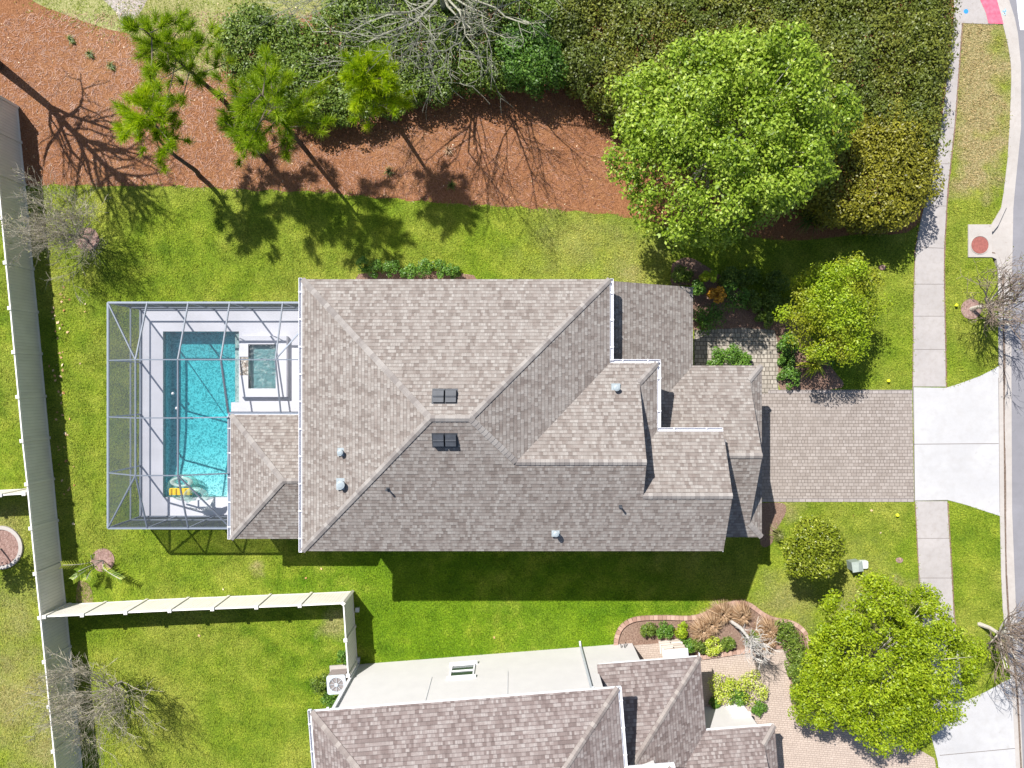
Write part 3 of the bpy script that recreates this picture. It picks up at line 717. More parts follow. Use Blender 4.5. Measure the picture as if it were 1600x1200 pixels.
        l.build('lower_roof', s.rm, rt); lr = rt.children[-1]
        gm = MB()
        gm.face([P(gg-.12, dg+eg, zgg-.02), P(gg-.12, rg, zg-.06), P(gg-.12, sg-eg, zgg-.02)])
        if s.main: gm.build('lower_gable_wall', s.wm, rt); gm = MB()
        if s.main: gm.face([P(xe-.3, .18, HL-.1), P(11.5, .18, HL-.1), P(11.5, .18, h_top-.1)])
        gm.build('lower_gable_wall', s.wm, rt)
        fm = MB()
        for a, b in (((gg, dg+eg, zgg), (gg, rg, zg)), ((gg, rg, zg), (gg, sg-eg, zgg))): s.fascia(a, b, (1, 0), fm, .14)
        if s.main: s.fascia((xe, -.05, HL), (11.6, -.05, h_top), (0, -1), fm, .14)
        else: s.fascia((xe, .12, HL), (12.2, .12, HL), (0, -1), fm, .15)
        for a, b, o in (((xe, 0, HL), (xe, dg, HL), (1, 0)), ((xe+.02, dg, HL), (xg, dg, HL), (0, -1)), ((xg, dg, HL), (xg, sg, HL), (1, 0)), ((16.05, sg, HL), (xg, sg, HL), (0, 1))):
            s.fascia(a, b, o, fm)
        fm.build('lower_fascia', M['trim'], rt)
        sm = MB(); pts = [(11.6, .15), (xe-.02, .15), (xe-.02, dg+.02), (xg-.02, dg+.02), (xg-.02, sg-.02), (16.1, sg-.02), (13.45, 5.9), (11.6, 3.7)]
        sm.face([P(*p, HL-.18) for p in pts]); sm.build('lower_soffit', s.wm, rt)
        # caps
        def pl(dx, dd): L = math.hypot(dx, dd); v = Vector((dx/L, dd/L, -PT)).normalized(); return s.D(v.x, v.y, v.z)
        def acr(a, b, n1, n2):
            t = (Vector(s.P(*b))-Vector(s.P(*a))).normalized(); out = []
            for n in (n1, n2):
                nn = Vector(s.D(n[0]*PT, n[1]*PT, 1)).normalized(); v = t.cross(nn).normalized()
                if v.dot(Vector(s.D(n[0], n[1], 0))) < 0: v = -v
                out.append(v)
            return out
        Wn, En, Nn, Sn = (-1, 0), (1, 0), (0, -1), (0, 1)
        for a, b, n1, n2 in (((0, 0, HE), (xr0, r0, zr0), Wn, Nn), ((0, 10.61, HE), (xr0, r0, zr0), Wn, Sn), ((12.01, 0, HE), (xr1, r0, zr0), En, Nn), ((xv, r2, z2), (xr1, r0, zr0), En, Sn),
                             ((xr0, r0, zr0), (xr1, r0, zr0), Nn, Sn), ((g2, r2, z2), (xv, r2, z2), Nn, Sn), ((x2, d2, HE), (g2, d2+e2, zg2), En, Nn), ((x3, r3, z3), (g2, r3, z3), Nn, Sn)):
            s.cap(ur, a, b, acr(a, b, n1, n2))
        L_ = [((gg, rg, zg), (14.5, rg, zg), Nn, Sn), ((xg, dg, HL), (gg, dg+eg, zgg), En, Nn), ((xg, sg, HL), (gg, sg-eg, zgg), En, Sn)]
        if not s.main: L_.append(((xe, .12, HL), (xe-3.9, 4.02, HL+1.95), En, Nn))
        for a, b, n1, n2 in L_: s.cap(lr, a, b, acr(a, b, n1, n2))
        # walls
        s.walls([(.45, .45), (11.55, .45), (11.55, 3.7), (13.4, 3.7), (13.4, 6.35), (16.05, 6.35), (16.05, 10.2), (.45, 10.2)], HL, HE-.18, 'upper_wall')
        s.walls([(.45, .45), (13.5, .45), (13.5, 3.70), (18.45, 3.70), (18.45, 10.2), (.45, 10.2)], 0, HL, 'wall')
        # gutters
        g1 = s.gutter((0, -.05, HE), (0, 10.66, HE), (-1, 0), rt); s.gutter((12.01, -.02, HE), (12.01, d2-.1, HE), (1, 0), rt)
        s.gutter((12.02, d2, HE), (x2+.12, d2, HE), (0, -1), rt); s.gutter((x2, d2-.05, HE), (x2, d3-.16, HE), (1, 0), rt)
        s.gutter((x2+.02, d3, HE), (x3-.02, d3, HE), (0, -1), rt)
        # garage door on the east front
        gd = MB(); x_ = 18.48
        for i in range(5):
            for j in range(8): gd.box((*s.G(x_, 4.75+j*.58), .26+i*.46), (.04, .54, .42), s.ang)
        gd.box((*s.G(x_-.02, 6.8), 1.2), (.03, 4.75, 2.4), s.ang); gd.build('garage_door', M['trim'], rt)
        s.window((18.46, 9.45), (18.46, 10.0), 1.0, 2.3, (1, 0)) if False else None
        s.window((16.06, 7.3), (16.06, 9.3), 3.9, 5.0, (1, 0)); 
        dr = MB(); dr.box((*s.G(13.53, 2.2), 1.05), (.06, 1.0, 2.1), s.ang); dd_ = dr.build('front_door', plain('brown wood door', (.12, .06, .03), .5), rt)
        hb = MB(); hb.box((*s.G(13.6, 1.85), 1.0), (.06, .05, .18), s.ang); hb.build('handle', M['bronze'], dd_)
house = House(-8.19, 4.09, 0, 'house', 'large grey brown shingled two storey house in the centre, pool cage on its west side', M['roof1'], M['cap1'], M['stucco2'], True)
hr = house.root
up_roof = [c for c in hr.children if c.name.startswith('upper_roof')][0]
# lanai roof
l = MB(); la = house; Lx, Ln, Ls = -3.86, 5.41, 10.72; lh = (Ls-Ln)/2; lr_, lz = (Ln+Ls)/2, HL+lh*PT
l.plane([la.P(Lx, Ln, HL), la.P(Lx, Ls, HL), la.P(Lx+lh, lr_, lz)])
l.plane([la.P(Lx, Ln, HL), la.P(Lx+lh, lr_, lz), la.P(.42, lr_, lz), la.P(.42, Ln, HL)])
l.plane([la.P(Lx, Ls, HL), la.P(Lx+lh, lr_, lz), la.P(.42, lr_, lz), la.P(.42, Ls, HL)])
lro = l.build('lanai_roof', M['roof1'], hr)
for a, b, sd in (((Lx, Ln, HL), (Lx+lh, lr_, lz), [(-1, 1, 0), (1, 1, 0)]), ((Lx, Ls, HL), (Lx+lh, lr_, lz), 0), ((Lx+lh, lr_, lz), (.42, lr_, lz), 1)):
    t = (Vector(la.P(*b))-Vector(la.P(*a))).normalized(); out = []
    ns = {0: ((-1, 0), (0, 1)), 1: ((0, -1), (0, 1))}.get(sd if isinstance(sd, int) else -1, ((-1, 0), (0, -1)))
    for n in ns:
        nn = Vector(la.D(n[0]*PT, n[1]*PT, 1)).normalized(); v = t.cross(nn).normalized()
        if v.dot(Vector(la.D(n[0], n[1], 0))) < 0: v = -v
        out.append(v)
    la.cap(lro, a, b, out)
la.gutter((Lx, Ln+.05, HL), (Lx, Ls+.02, HL), (-1, 0), hr)
f_ = MB(); la.fascia((Lx, Ln, HL), (.4, Ln, HL), (0, -1), f_, .2); la.fascia((Lx, Ln, HL), (Lx, Ls, HL), (-1, 0), f_, .17); la.fascia((Lx, Ls, HL), (.4, Ls, HL), (0, 1), f_, .17)
p0, p1 = Vector(la.P(Lx, Ln-.06, HL-.04)), Vector(la.P(.3, Ln-.06, HL-.04)); f_.bar(p0, p1, .10, .08)
f_.build('lanai_fascia', M['trim'], hr)
pm = MB()
for x, d in ((-3.6, 5.7), (-3.6, 10.4), (-1.6, 10.4)): pm = MB(); pm.box((*la.G(x, d), HL/2-.1), (.3, .3, HL-.2)); pm.build('lanai_column', M['stucco2'], hr)
# roof vents
def vent(px, py, h, south, label=None):
    x, y = W(px, py, h); sgn = -1 if south else 1
    a = math.atan(PT)*(1 if south else -1)
    for k in (0, 1):
        mb = MB()
        cx = x+(k-.5)*.44
        y0, y1 = y-.22, y+.22
        zz = lambda yy: h+(yy-y)*(PT if south else -PT)
        lo = [(cx-.20, y0, zz(y0)), (cx+.20, y0, zz(y0)), (cx+.20, y1, zz(y1)), (cx-.20, y1, zz(y1))]
        top = [(cx-.19, y0+.01, zz(y0)+(.22 if south else .10)), (cx+.19, y0+.01, zz(y0)+(.22 if south else .10)), (cx+.19, y1-.01, zz(y1)+(.10 if south else .22)), (cx-.19, y1-.01, zz(y1)+(.10 if south else .22))]
        mb.hexa(lo, top)
        mb.bar((cx-.19, y, h+.175), (cx+.19, y, h+.175), .05, .03)
        mb.face([(cx-.24, y0-.05, zz(y0-.05)+.01), (cx+.24, y0-.05, zz(y0-.05)+.01), (cx+.24, y1+.05, zz(y1+.05)+.01), (cx-.24, y1+.05, zz(y1+.05)+.01)])
        mb.build('roof_vent', M['bronze'], up_roof)
def roofz(x, y):    # main roof height at world x,y for the vents
    X = x+8.19; d = 4.09-y; return HE+PT*min(X, d, 10.61-d)
for px, py, so in ((695, 619, False), (695, 688, True)):
    h = 8.1
    for _ in range(8):
        x, y = W(px, py, h); h = roofz(x, y)
    vent(px, py, h, so)
def ventpipe(px, py, r, hh, m, hx=None):
    h = 6.5
    for _ in range(10):
        x, y = W(px, py, h); h = (hx(x, y) if hx else roofz(x, y))
    mb = MB(); mb.tube([(x, y, h-.1), (x, y, h+hh)], r, 12); mb.lathe((x, y, h+hh-.02), [(r*1.25, 0), (r*1.25, .03), (r*.6, .05)], 12)
    mb.box((x, y, h+.03), (r*3.4, r*3.4, .03)); mb.build('vent_pipe', m, up_roof)
ventpipe(534, 706, .09, .28, M['pipe']); ventpipe(535, 756, .13, .32, M['pipe'])
s_plane = lambda x, y: HE+PT*(y+6.52)
ventpipe(868, 832, .09, .30, M['pipe'], s_plane); ventpipe(969, 791, .035, .30, M['bronze'], s_plane); ventpipe(606, 764, .035, .3, M['bronze'], s_plane)
ventpipe(962, 606, .10, .30, M['pipe'], lambda x, y: HE+PT*(.82-y))
mb = MB(); x, y = house.G(16.52, 6.35); mb.box((x, y, 5.4), (.09, .16, .3)); mb.tube([(x, y, 5.4), (x, y, 3.2)], .045, 8); mb.build('downspout', M['greymetal'], hr)

# neighbour
nb = House(-7.84, -12.79, R(4.45), 'house', 'brown mauve shingled neighbouring house with white stucco wall at the bottom edge', M['roof2'], M['cap2'], M['stucco'], False)
nr = nb.root
def nloc(px, py, z):
    x, y = W(px, py, z); dx, dy = x-nb.o[0], y-nb.o[1]; return (dx*nb.ca+dy*nb.sa, dx*nb.sa-dy*nb.ca)
xa = nloc(705, 1048, 1.7)[0]
nb.window((xa, .45), (xa+1.02, .45), 1.12, 2.42, (0, -1))
for x0_, ln in ((.62, HE-.2), (11.05, HE-.25)):
    mb = MB(); a = nb.P(x0_, .36, .1); b = nb.P(x0_, .36, HE-.35); c = nb.P(x0_, -.05, HE-.12); mb.bar(a, b, .085, .07, up=(0, 1, 0)); mb.bar(b, c, .085, .07)
    mb.bar(nb.P(x0_, .36, .1), nb.P(x0_, .15, .03), .085, .07); mb.build('downspout', M['white'] if x0_ < 1 else M['greymetal'], nr)
mb = MB(); mb.bar(nb.P(7.7, .43, HE-.45), nb.P(11.5, .43, HE-.45), .26, .05, up=(0, 1, 0)); mb.build('trim_band', M['trim'], nr)
for x_ in (4.3, 7.65): mb = MB(); mb.bar(nb.P(x_, .445, 2.2), nb.P(x_, .445, 5.4), .015, .03, up=(0, 1, 0)); mb.build('control_joint', M['greymetal'], nr)
# porch column with ledge stone, hose bibs, planter ledge
px_, pd_ = nloc(1045, 1000, 0)
stone = mat_cap('stacked ledge stone', (.42, .34, .28), (.78, .72, .66))
mb = MB(); rr = random.Random(3)
for k in range(11):
    z = .06+k*.12; o_ = 0
    for sx_ in (0, 1):
        a = rr.uniform(.3, .5)
        mb.box((*nb.G(px_-.25+sx_*.5+rr.uniform(-.04, .04), pd_+.22-rr.uniform(0, .02)), z), (.5, .46, .112), nb.ang, t=rr.random())
mb.build('stone_pier', stone, nr)
mb = MB(); mb.box((*nb.G(px_, pd_+.22), 1.38), (1.1, .6, .1), nb.ang); mb.box((*nb.G(px_, pd_+.24), 2.1), (.5, .36, 1.4), nb.ang); mb.build('porch_column', M['trim'], nr)
mb = MB(); mb.slab([nb.G(13.52, .55), nb.G(15.3, .55), nb.G(15.3, 3.6), nb.G(13.52, 3.6)][::-1], 0.0, .06); mb.build('porch_floor', M['pavers2'], nr)
mb = MB()
for qx in (1158,):
    lx, ld = nloc(qx, 1108, 1.2); mb.box((*nb.G(lx, 3.66), 1.15), (.85, .2, .12), nb.ang); mb.box((*nb.G(lx, 3.66), .55), (.75, .1, 1.05), nb.ang)
mb.build('wall_ledge', M['trim'], nr)
mb = MB()
for k, (lx, z) in enumerate(((12.9, .55), (13.05, .6), (13.15, .4))): mb = MB(); mb.tube([nb.P(lx, .4, z), nb.P(lx, .3, z), nb.P(lx, .27, z-.08)], .02, 6); mb.build('hose_tap', M['black'], nr)

# ================================================================ FENCES
def fence(label, base, posts, parent_name='vinyl_fence', hgt=1.83, cut=None):
    """base: polyline in world metres, posts: list of world points along it"""
    root = thing(parent_name, (*posts[0], 0), label, 'fence')
    for i, p in enumerate(posts):
        mb = MB(); ang = math.atan2(posts[min(i+1, len(posts)-1)][1]-posts[max(i-1, 0)][1], posts[min(i+1, len(posts)-1)][0]-posts[max(i-1, 0)][0])
        mb.box((*p, hgt/2+.02), (.13, .13, hgt+.04), ang); po = mb.build('post', M['vinyl'], root)
        cp = MB(); cp.box((*p, hgt+.055), (.16, .16, .03), ang)
        c, s_ = math.cos(ang), math.sin(ang); q = [(-.07, -.07), (.07, -.07), (.07, .07), (-.07, .07)]
        q = [(p[0]+x*c-y*s_, p[1]+x*s_+y*c, hgt+.07) for x, y in q]
        for k in range(4): cp.face([q[k], q[(k+1) % 4], (*p, hgt+.12)])
        cp.build('cap', M['vinylrail'], po)
    for a, b in zip(posts, posts[1:]):
        A, B = Vector((*a, 0)), Vector((*b, 0)); d = (B-A).normalized(); A2, B2 = A+d*.065, B-d*.065; L = (B2-A2).length
        n = Vector((-d.y, d.x, 0)); pb = MB()
        for sg_ in (-1, 1):
            o = n*.02*sg_; z0, z1 = .1, hgt-.09
            q = [A2+o+Vector((0, 0, z0)), B2+o+Vector((0, 0, z0)), B2+o+Vector((0, 0, z1)), A2+o+Vector((0, 0, z1))]
            pb.face(q, [(0, 0), (L, 0), (L, z1-z0), (0, z1-z0)])
        pn = pb.build('panel', M['vinyl'], root)
        for zz, ww, hh_, nm in ((hgt-.05, .055, .11, 'top_rail'), (.09, .05, .13, 'bottom_rail')):
            rb = MB(); rb.bar(A2+Vector((0, 0, zz)), B2+Vector((0, 0, zz)), ww, hh_); rb.build(nm, M['vinylrail'], root)
    return root
def wfx(y): return float(np.interp(y, [168, 233, 290, 417, 489, 619, 684, 748, 813, 880, 960, 1080, 1200, 1300], [28, 34, 40, 52, 59, 71, 77, 84, 90, 96.5, 105, 117, 129, 139]))
wy = [168, 223, 289, 355, 421, 488, 553, 619, 684, 748, 813, 880, 945, 1010, 1076, 1142, 1208, 1274]
fence('long tan vinyl privacy fence running down the left side of the yard', None, [W(wfx(y), y) for y in wy])
sp = [(166, 941), (230, 937.5), (295, 934.5), (358, 932), (423, 929.5), (487, 927), (551, 924)]
fence('tan vinyl fence across the yard turning south to the neighbouring wall', None, [W(*p) for p in [(110, 943.5)]+sp]+[W(554.5, 978), W(558, 1030)])
fence('short tan vinyl fence meeting the long fence from the left edge', None, [W(*p) for p in ((80, 762), (45, 764), (-20, 767), (-85, 770))])
# ================================================================ POOL, DECK, SCREEN CAGE
ZD, ZW = .05, -.09
DX0, DX1, DY0, DY1 = -17.47, -7.75, -6.25, 3.54
g = MB()
for x0, x1, y0, y1 in ((DX0, PX0, DY0, DY1), (PX0, PX1, DY0, PY0), (PX0, PX1, PY1, DY1), (PX1, DX1, DY0, DY1)):
    g.face([(x0, y0, ZD), (x1, y0, ZD), (x1, y1, ZD), (x0, y1, ZD)])
for a, b in (((DX0, DY0), (DX1, DY0)), ((DX1, DY1), (DX0, DY1)), ((DX0, DY1), (DX0, DY0))):
    g.face([(*a, -.1), (*b, -.1), (*b, ZD), (*a, ZD)])
g.face([(-13.2, PY0, ZD), (PX1, PY0, ZD), (PX1, -.86, ZD), (-13.2, -.86, ZD)])
g.face([(-13.2, PY0, -1.8), (-13.2, -.86, -1.8), (-13.2, -.86, ZD), (-13.2, PY0, ZD)]); g.face([(PX1, -.86, -1.8), (PX1, -.86, ZD), (-13.2, -.86, ZD), (-13.2, -.86, -1.8)])
tag(g.build('pool_deck', M['deck']), 'white coated deck inside the screen cage', kind='structure')
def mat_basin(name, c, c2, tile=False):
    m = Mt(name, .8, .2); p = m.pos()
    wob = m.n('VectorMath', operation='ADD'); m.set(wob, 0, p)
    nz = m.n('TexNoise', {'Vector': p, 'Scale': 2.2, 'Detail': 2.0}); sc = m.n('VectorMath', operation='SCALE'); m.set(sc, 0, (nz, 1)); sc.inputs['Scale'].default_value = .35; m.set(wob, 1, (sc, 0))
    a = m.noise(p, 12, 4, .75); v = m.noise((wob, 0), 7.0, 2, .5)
    q = m.math('ADD', m.math('MULTIPLY', m.ramp(v, [(.40, .20), (.485, 1.0), (.51, 1.0), (.60, .22)]), .6), m.math('MULTIPLY', a, .5))  # bright veins paint a caustic light net into the colour, over pebble mottling
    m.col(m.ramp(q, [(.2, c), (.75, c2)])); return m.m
M['basin'] = mat_basin('pebble plaster with painted caustics', (.16, .36, .39), (.95, 1.0, 1.0)); M['spabasin'] = mat_basin('spa plaster with painted caustics', (.28, .40, .38), (.75, .85, .80))
M['tile'] = mat_basin('waterline glass tile with painted caustics', (.16, .24, .25), (.42, .50, .48))
def mat_water(name, col, dens, foam=0, bump=.03, sc=5):
    m = Mt(name, .03, .5); p = m.pos()
    m.t.nodes.remove(m.b)
    tr = m.n('BsdfTransparent', {'Color': (1, 1, 1)}); gl = m.n('BsdfGlossy', {'Color': (1, 1, 1), 'Roughness': .06})
    h = m.math('ADD', m.noise(p, sc, 5, .6), m.math('MULTIPLY', m.noise(p, sc*.4, 3, .6), 1.0))
    bp = m.n('Bump', {'Height': h, 'Distance': bump, 'Strength': 1.0}); m.set(gl, 'Normal', bp)
    fr = m.n('Fresnel', {'IOR': 1.33}); m.set(fr, 'Normal', bp)
    mx = m.n('MixShader', {0: fr}); m.t.links.new(tr.outputs[0], mx.inputs[1]); m.t.links.new(gl.outputs[0], mx.inputs[2]); last = mx
    if foam:
        df = m.n('BsdfDiffuse', {'Color': (.75, .82, .80)}); n2 = m.noise(m.mapv(p, (1, 1.7, 1)), 4.5, 6, .75)
        m2 = m.n('MixShader', {0: m.ramp(n2, [(.52, 0.0), (.70, foam)])}); m.t.links.new(mx.outputs[0], m2.inputs[1]); m.t.links.new(df.outputs[0], m2.inputs[2]); last = m2
    m.t.links.new(last.outputs[0], m.out.inputs['Surface'])
    va = m.n('VolumeAbsorption', {'Color': col, 'Density': dens}); vs = m.n('VolumeScatter', {'Color': (.04, .80, 1.0), 'Density': .25}); ad = m.n('AddShader'); m.t.links.new(va.outputs[0], ad.inputs[0]); m.t.links.new(vs.outputs[0], ad.inputs[1]); m.t.links.new(ad.outputs[0], m.out.inputs['Volume'])
    return m.m
pool = thing('swimming_pool', (-15, -1.4, 0), 'rectangular swimming pool of turquoise water inside the screen cage', 'pool')
mb = MB()
prof = [(PY1, -.80), (.4, -.84), (-2.2, -.82), (-3.3, -.74), (-4.3, -.55), (PY0, -.38)]
for (y0, z0), (y1, z1) in zip(prof, prof[1:]):
    mb.face([(PX0, y1, z1), (PX1, y1, z1), (PX1, y0, z0), (PX0, y0, z0)])
mb.face([(PX0, PY0, -1.8), (PX0, PY1, -1.8), (PX0, PY1, ZD), (PX0, PY0, ZD)]); mb.face([(PX1, PY1, -1.8), (PX1, PY0, -1.8), (PX1, PY0, ZD), (PX1, PY1, ZD)])
mb.face([(PX0, PY1, -1.8), (PX1, PY1, -1.8), (PX1, PY1, ZD), (PX0, PY1, ZD)]); mb.face([(PX1, PY0, -1.8), (PX0, PY0, -1.8), (PX0, PY0, ZD), (PX1, PY0, ZD)])
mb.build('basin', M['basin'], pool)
mb = MB(); e_ = .004
for a, b in (((PX0+e_, PY0), (PX0+e_, PY1)), ((PX0, PY1-e_), (PX1, PY1-e_)), ((PX0, PY0+e_), (-13.2, PY0+e_))):
    mb.face([(*a, -.24), (*b, -.24), (*b, ZD-.01), (*a, ZD-.01)])
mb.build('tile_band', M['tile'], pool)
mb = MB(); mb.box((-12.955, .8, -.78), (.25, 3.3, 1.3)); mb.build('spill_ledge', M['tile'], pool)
mb = MB(); o_ = .01
mb.hexa([(PX0-o_, PY0-o_, -1.9), (PX1+o_, PY0-o_, -1.9), (PX1+o_, PY1+o_, -1.9), (PX0-o_, PY1+o_, -1.9)], [(PX0-o_, PY0-o_, ZW), (PX1+o_, PY0-o_, ZW), (PX1+o_, PY1+o_, ZW), (PX0-o_, PY1+o_, ZW)])
mb.build('pool_water', mat_water('pool water', (.0, .83, .90), 1.45, 0, .035, 4), pool)
for px, py in ((269, 615), (275, 638)):
    mb = MB(); c = W(px, py, 0); mb.lathe((*c, ZW+.02), [(.005, -.07), (.05, -.055), (.075, 0), (.05, .055), (.005, .07)], 14)
    tag(mb.build('pool_ball', M['trim'], loc=(*c, ZW), smooth=True), 'small white ball floating by the pool wall, '+('upper of the two' if py < 620 else 'lower of the two'), 'ball', 'white balls floating in the pool')
# raised spa
sx0, sx1, sy0, sy1 = -12.69, -10.5, -.60, 2.24; zs = .36
ix0, ix1, iy0, iy1 = -12.28, -11.0, -.21, 1.85
spa = thing('spa', (-11.6, .8, ZD), 'raised square white spa with green bubbling water beside the pool', 'spa')
mb = MB()
for x0, x1, y0, y1 in ((sx0, ix0, sy0, .40), (sx0, ix0, 1.27, sy1), (ix1, sx1, sy0, sy1), (ix0, ix1, sy0, iy0), (ix0, ix1, iy1, sy1)):
    mb.hexa([(x0, y0, ZD-.05), (x1, y0, ZD-.05), (x1, y1, ZD-.05), (x0, y1, ZD-.05)], [(x0, y0, zs), (x1, y0, zs), (x1, y1, zs), (x0, y1, zs)])
mb.build('spa_wall', M['deck'], spa)
def mat_pebble():
    m = Mt('river pebbles', .5, .4); v = m.n('TexVoronoi', {'Vector': m.pos(), 'Scale': 13.0}); hs = m.n('Separate' + 'Color', {0: (v, 1)})
    m.col(m.mix(m.ramp((v, 0), [(.4, 0.0), (.75, .8)]), m.ramp((hs, 0), [(0, (.30, .22, .16)), (.5, (.55, .48, .40)), (1, (.72, .70, .66))]), (.08, .07, .06)))
    m.bump(m.ramp((v, 0), [(0, 1.0), (.7, 0.0)]), .03, 1); return m.m
mb = MB(); mb.box(((sx0+ix0)/2, .835, .17), (ix0-sx0-.004, .862, .30)); mb.build('pebble_spillway', mat_pebble(), spa)
mb = MB(); zb = -.12
mb.face([(ix0, iy0, zb), (ix1, iy0, zb), (ix1, iy1, zb), (ix0, iy1, zb)])
for a, b in (((ix0, iy0), (ix0, iy1)), ((ix0, iy1), (ix1, iy1)), ((ix1, iy1), (ix1, iy0)), ((ix1, iy0), (ix0, iy0))): mb.face([(*a, zb), (*b, zb), (*b, zs-.02), (*a, zs-.02)])
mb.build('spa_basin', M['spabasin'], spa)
mb = MB(); mb.hexa([(ix0-.01, iy0-.01, -.7), (ix1+.01, iy0-.01, -.7), (ix1+.01, iy1+.01, -.7), (ix0-.01, iy1+.01, -.7)], [(ix0-.01, iy0-.01, .31), (ix1+.01, iy0-.01, .31), (ix1+.01, iy1+.01, .31), (ix0-.01, iy1+.01, .31)])
mb.build('spa_water', mat_water('spa water', (.10, .62, .62), 2.6, .5, .06, 7), spa)

def mat_screen():
    m = Mt('insect screen', .8, .1); m.t.nodes.remove(m.b)
    geo = m.n('NewGeometry'); dt = m.n('VectorMath', operation='DOT_PRODUCT'); m.set(dt, 0, (geo, 'Incoming')); m.set(dt, 1, (geo, 'Normal'))
    c = m.math('MAXIMUM', m.math('ABSOLUTE', (dt, 1)), .04); T = m.math('POWER', .77, m.math('DIVIDE', 1.0, c))
    tr = m.n('BsdfTransparent'); df = m.n('BsdfDiffuse', {'Color': (.075, .085, .10)})
    mx = m.n('MixShader', {0: T}); m.t.links.new(df.outputs[0], mx.inputs[1]); m.t.links.new(tr.outputs[0], mx.inputs[2]); m.t.links.new(mx.outputs[0], m.out.inputs[0]); return m.m
M['screen'] = mat_screen()
cage = thing('screen_enclosure', (-13, -1.4, 0), 'white framed insect screen cage over the pool', 'screen cage')
XW, XE, YN, YS, h0, h1 = DX0+.03, -8.1, DY1-.03, DY0+.03, 2.75, 3.7
XI = [-15.75, -13.98, -12.19, -9.9]; YI = [1.02, -1.42, -3.83]; LX = -12.14; LY = -1.24; LZ = 3.0; LSY = YS
def beam(a, b, wd=.048, ht=.08, name='beam'): mb = MB(); mb.bar(a, b, wd, ht); return mb.build(name, M['alum'], cage)
for x in [XW]+XI+[XE]: beam((x, YN, ZD), (x, YN, h0), .06, .06, 'post')
for y in YI: beam((XW, y, ZD), (XW, y, h0), .06, .06, 'post')
SXP = XI[:2]+[LX]
for x in [XW]+SXP: beam((x, YS, ZD), (x, YS, h0), .06, .06, 'post')
for a, b in (((XW, YN), (XE, YN)), ((XW, YN), (XW, YS)), ((XW, YS), (LX, YS))):
    for z, nm, w_ in ((h0, 'top_rail', .09), (.95, 'chair_rail', .05), (ZD+.04, 'base_rail', .08)): beam((*a, z), (*b, z), w_, .06, nm)
nod = {(x, y): (x, y, h1) for x in XI for y in YI}
for y in YI: beam((XW, y, h0), (XI[0], y, h1))
for x in XI: beam((x, YN, h0), (x, YI[0], h1))
beam((XW, YN, h0), (XI[0], YI[0], h1)); beam((XW, YS, h0), (XI[0], YI[2], h1)); beam((XI[0], YS, h0), (XI[0], YI[2], h1)); beam((XI[1], YS, h0), (XI[1], YI[2], h1))
beam((XI[0], YI[0], h1), (XI[0], YI[2], h1)); beam((XI[1], YI[0], h1), (XI[1], YI[2], h1))
beam((XI[0], YI[0], h1), (XI[3], YI[0], h1)); beam((XI[3], YI[0], h1), (XE, YI[0], h1))
beam((XI[0], YI[1], h1), (XI[1], YI[1], h1)); beam((XI[1], YI[1], h1), (LX, YI[1], LZ+.02)); beam((XI[0], YI[2], h1), (XI[1], YI[2], h1)); beam((XI[1], YI[2], h1), (LX, YI[2], LZ))
beam((XI[2], YI[0], h1), (XI[2]+.03, LY, LZ)); beam((XI[3], YI[0], h1), (XI[3], LY, LZ)); beam((XI[3], YI[0], h1), (XE, YN-.1, h0+.1)); beam((XI[1], YI[2], h1), (LX, YS, h0))
beam((LX, LY, LZ-.02), (XE, LY, LZ-.02), .07, .1, 'beam'); beam((LX, LY, LZ-.05), (LX, YS, LZ-.1), .06, .1, 'beam')
# small braces in the wall corners
for x in XI[:3]: beam((x+.05, YN+.01, h0-.5), (x+.45, YN+.01, h0-.02), .03, .03, 'brace')
def scr(*pts): mb = MB(); mb.face(pts); return mb.build('screen_panel', M['screen'], cage)
xs_ = [XW]+XI+[XE]
for a, b in zip(xs_, xs_[1:]): scr((a, YN, ZD), (b, YN, ZD), (b, YN, h0), (a, YN, h0))
ys_ = [YN]+YI+[YS]
for a, b in zip(ys_, ys_[1:]): scr((XW, a, ZD), (XW, b, ZD), (XW, b, h0), (XW, a, h0))
xs_ = [XW]+SXP
for a, b in zip(xs_, xs_[1:]): scr((a, YS, ZD), (b, YS, ZD), (b, YS, h0), (a, YS, h0))
q = lambda x, y, z: (x, y, z+.05)
scr(q(XW, YN, h0), q(XI[0], YI[0], h1), q(XI[0], YN, h0)); scr(q(XW, YN, h0), q(XW, YI[0], h0), q(XI[0], YI[0], h1))
for a, b in zip(YI, YI[1:]): scr(q(XW, a, h0), q(XW, b, h0), q(XI[0], b, h1), q(XI[0], a, h1)); scr(q(XI[0], a, h1), q(XI[0], b, h1), q(XI[1], b, h1), q(XI[1], a, h1))
scr(q(XW, YI[2], h0), q(XW, YS, h0), q(XI[0], YI[2], h1)); scr(q(XW, YS, h0), q(XI[0], YS, h0), q(XI[0], YI[2], h1))
for a, b in zip(XI, XI[1:]): scr(q(a, YN, h0), q(a, YI[0], h1), q(b, YI[0], h1), q(b, YN, h0))
scr(q(XI[3], YN, h0), q(XI[3], YI[0], h1), q(XE, YN, h0)); scr(q(XI[3], YI[0], h1), q(XE, YI[0], h1), q(XE, YN, h0))
scr(q(XI[1], YI[0], h1), q(LX, LY, LZ), q(XI[2], YI[0], h1)); scr(q(XI[1], YI[0], h1), q(XI[1], YI[1], h1), q(LX, LY, LZ))
scr(q(XI[1], YI[1], h1), q(XI[1], YI[2], h1), q(LX, YI[2], LZ), q(LX, YI[1], LZ)); scr(q(XI[1], YI[2], h1), q(LX, YS, h0), q(LX, YI[2], LZ))
scr(q(XI[0], YI[2], h1), q(XI[0], YS, h0), q(XI[1], YS, h0), q(XI[1], YI[2], h1)); scr(q(XI[1], YI[2], h1), q(XI[1], YS, h0), q(LX, YS, h0))
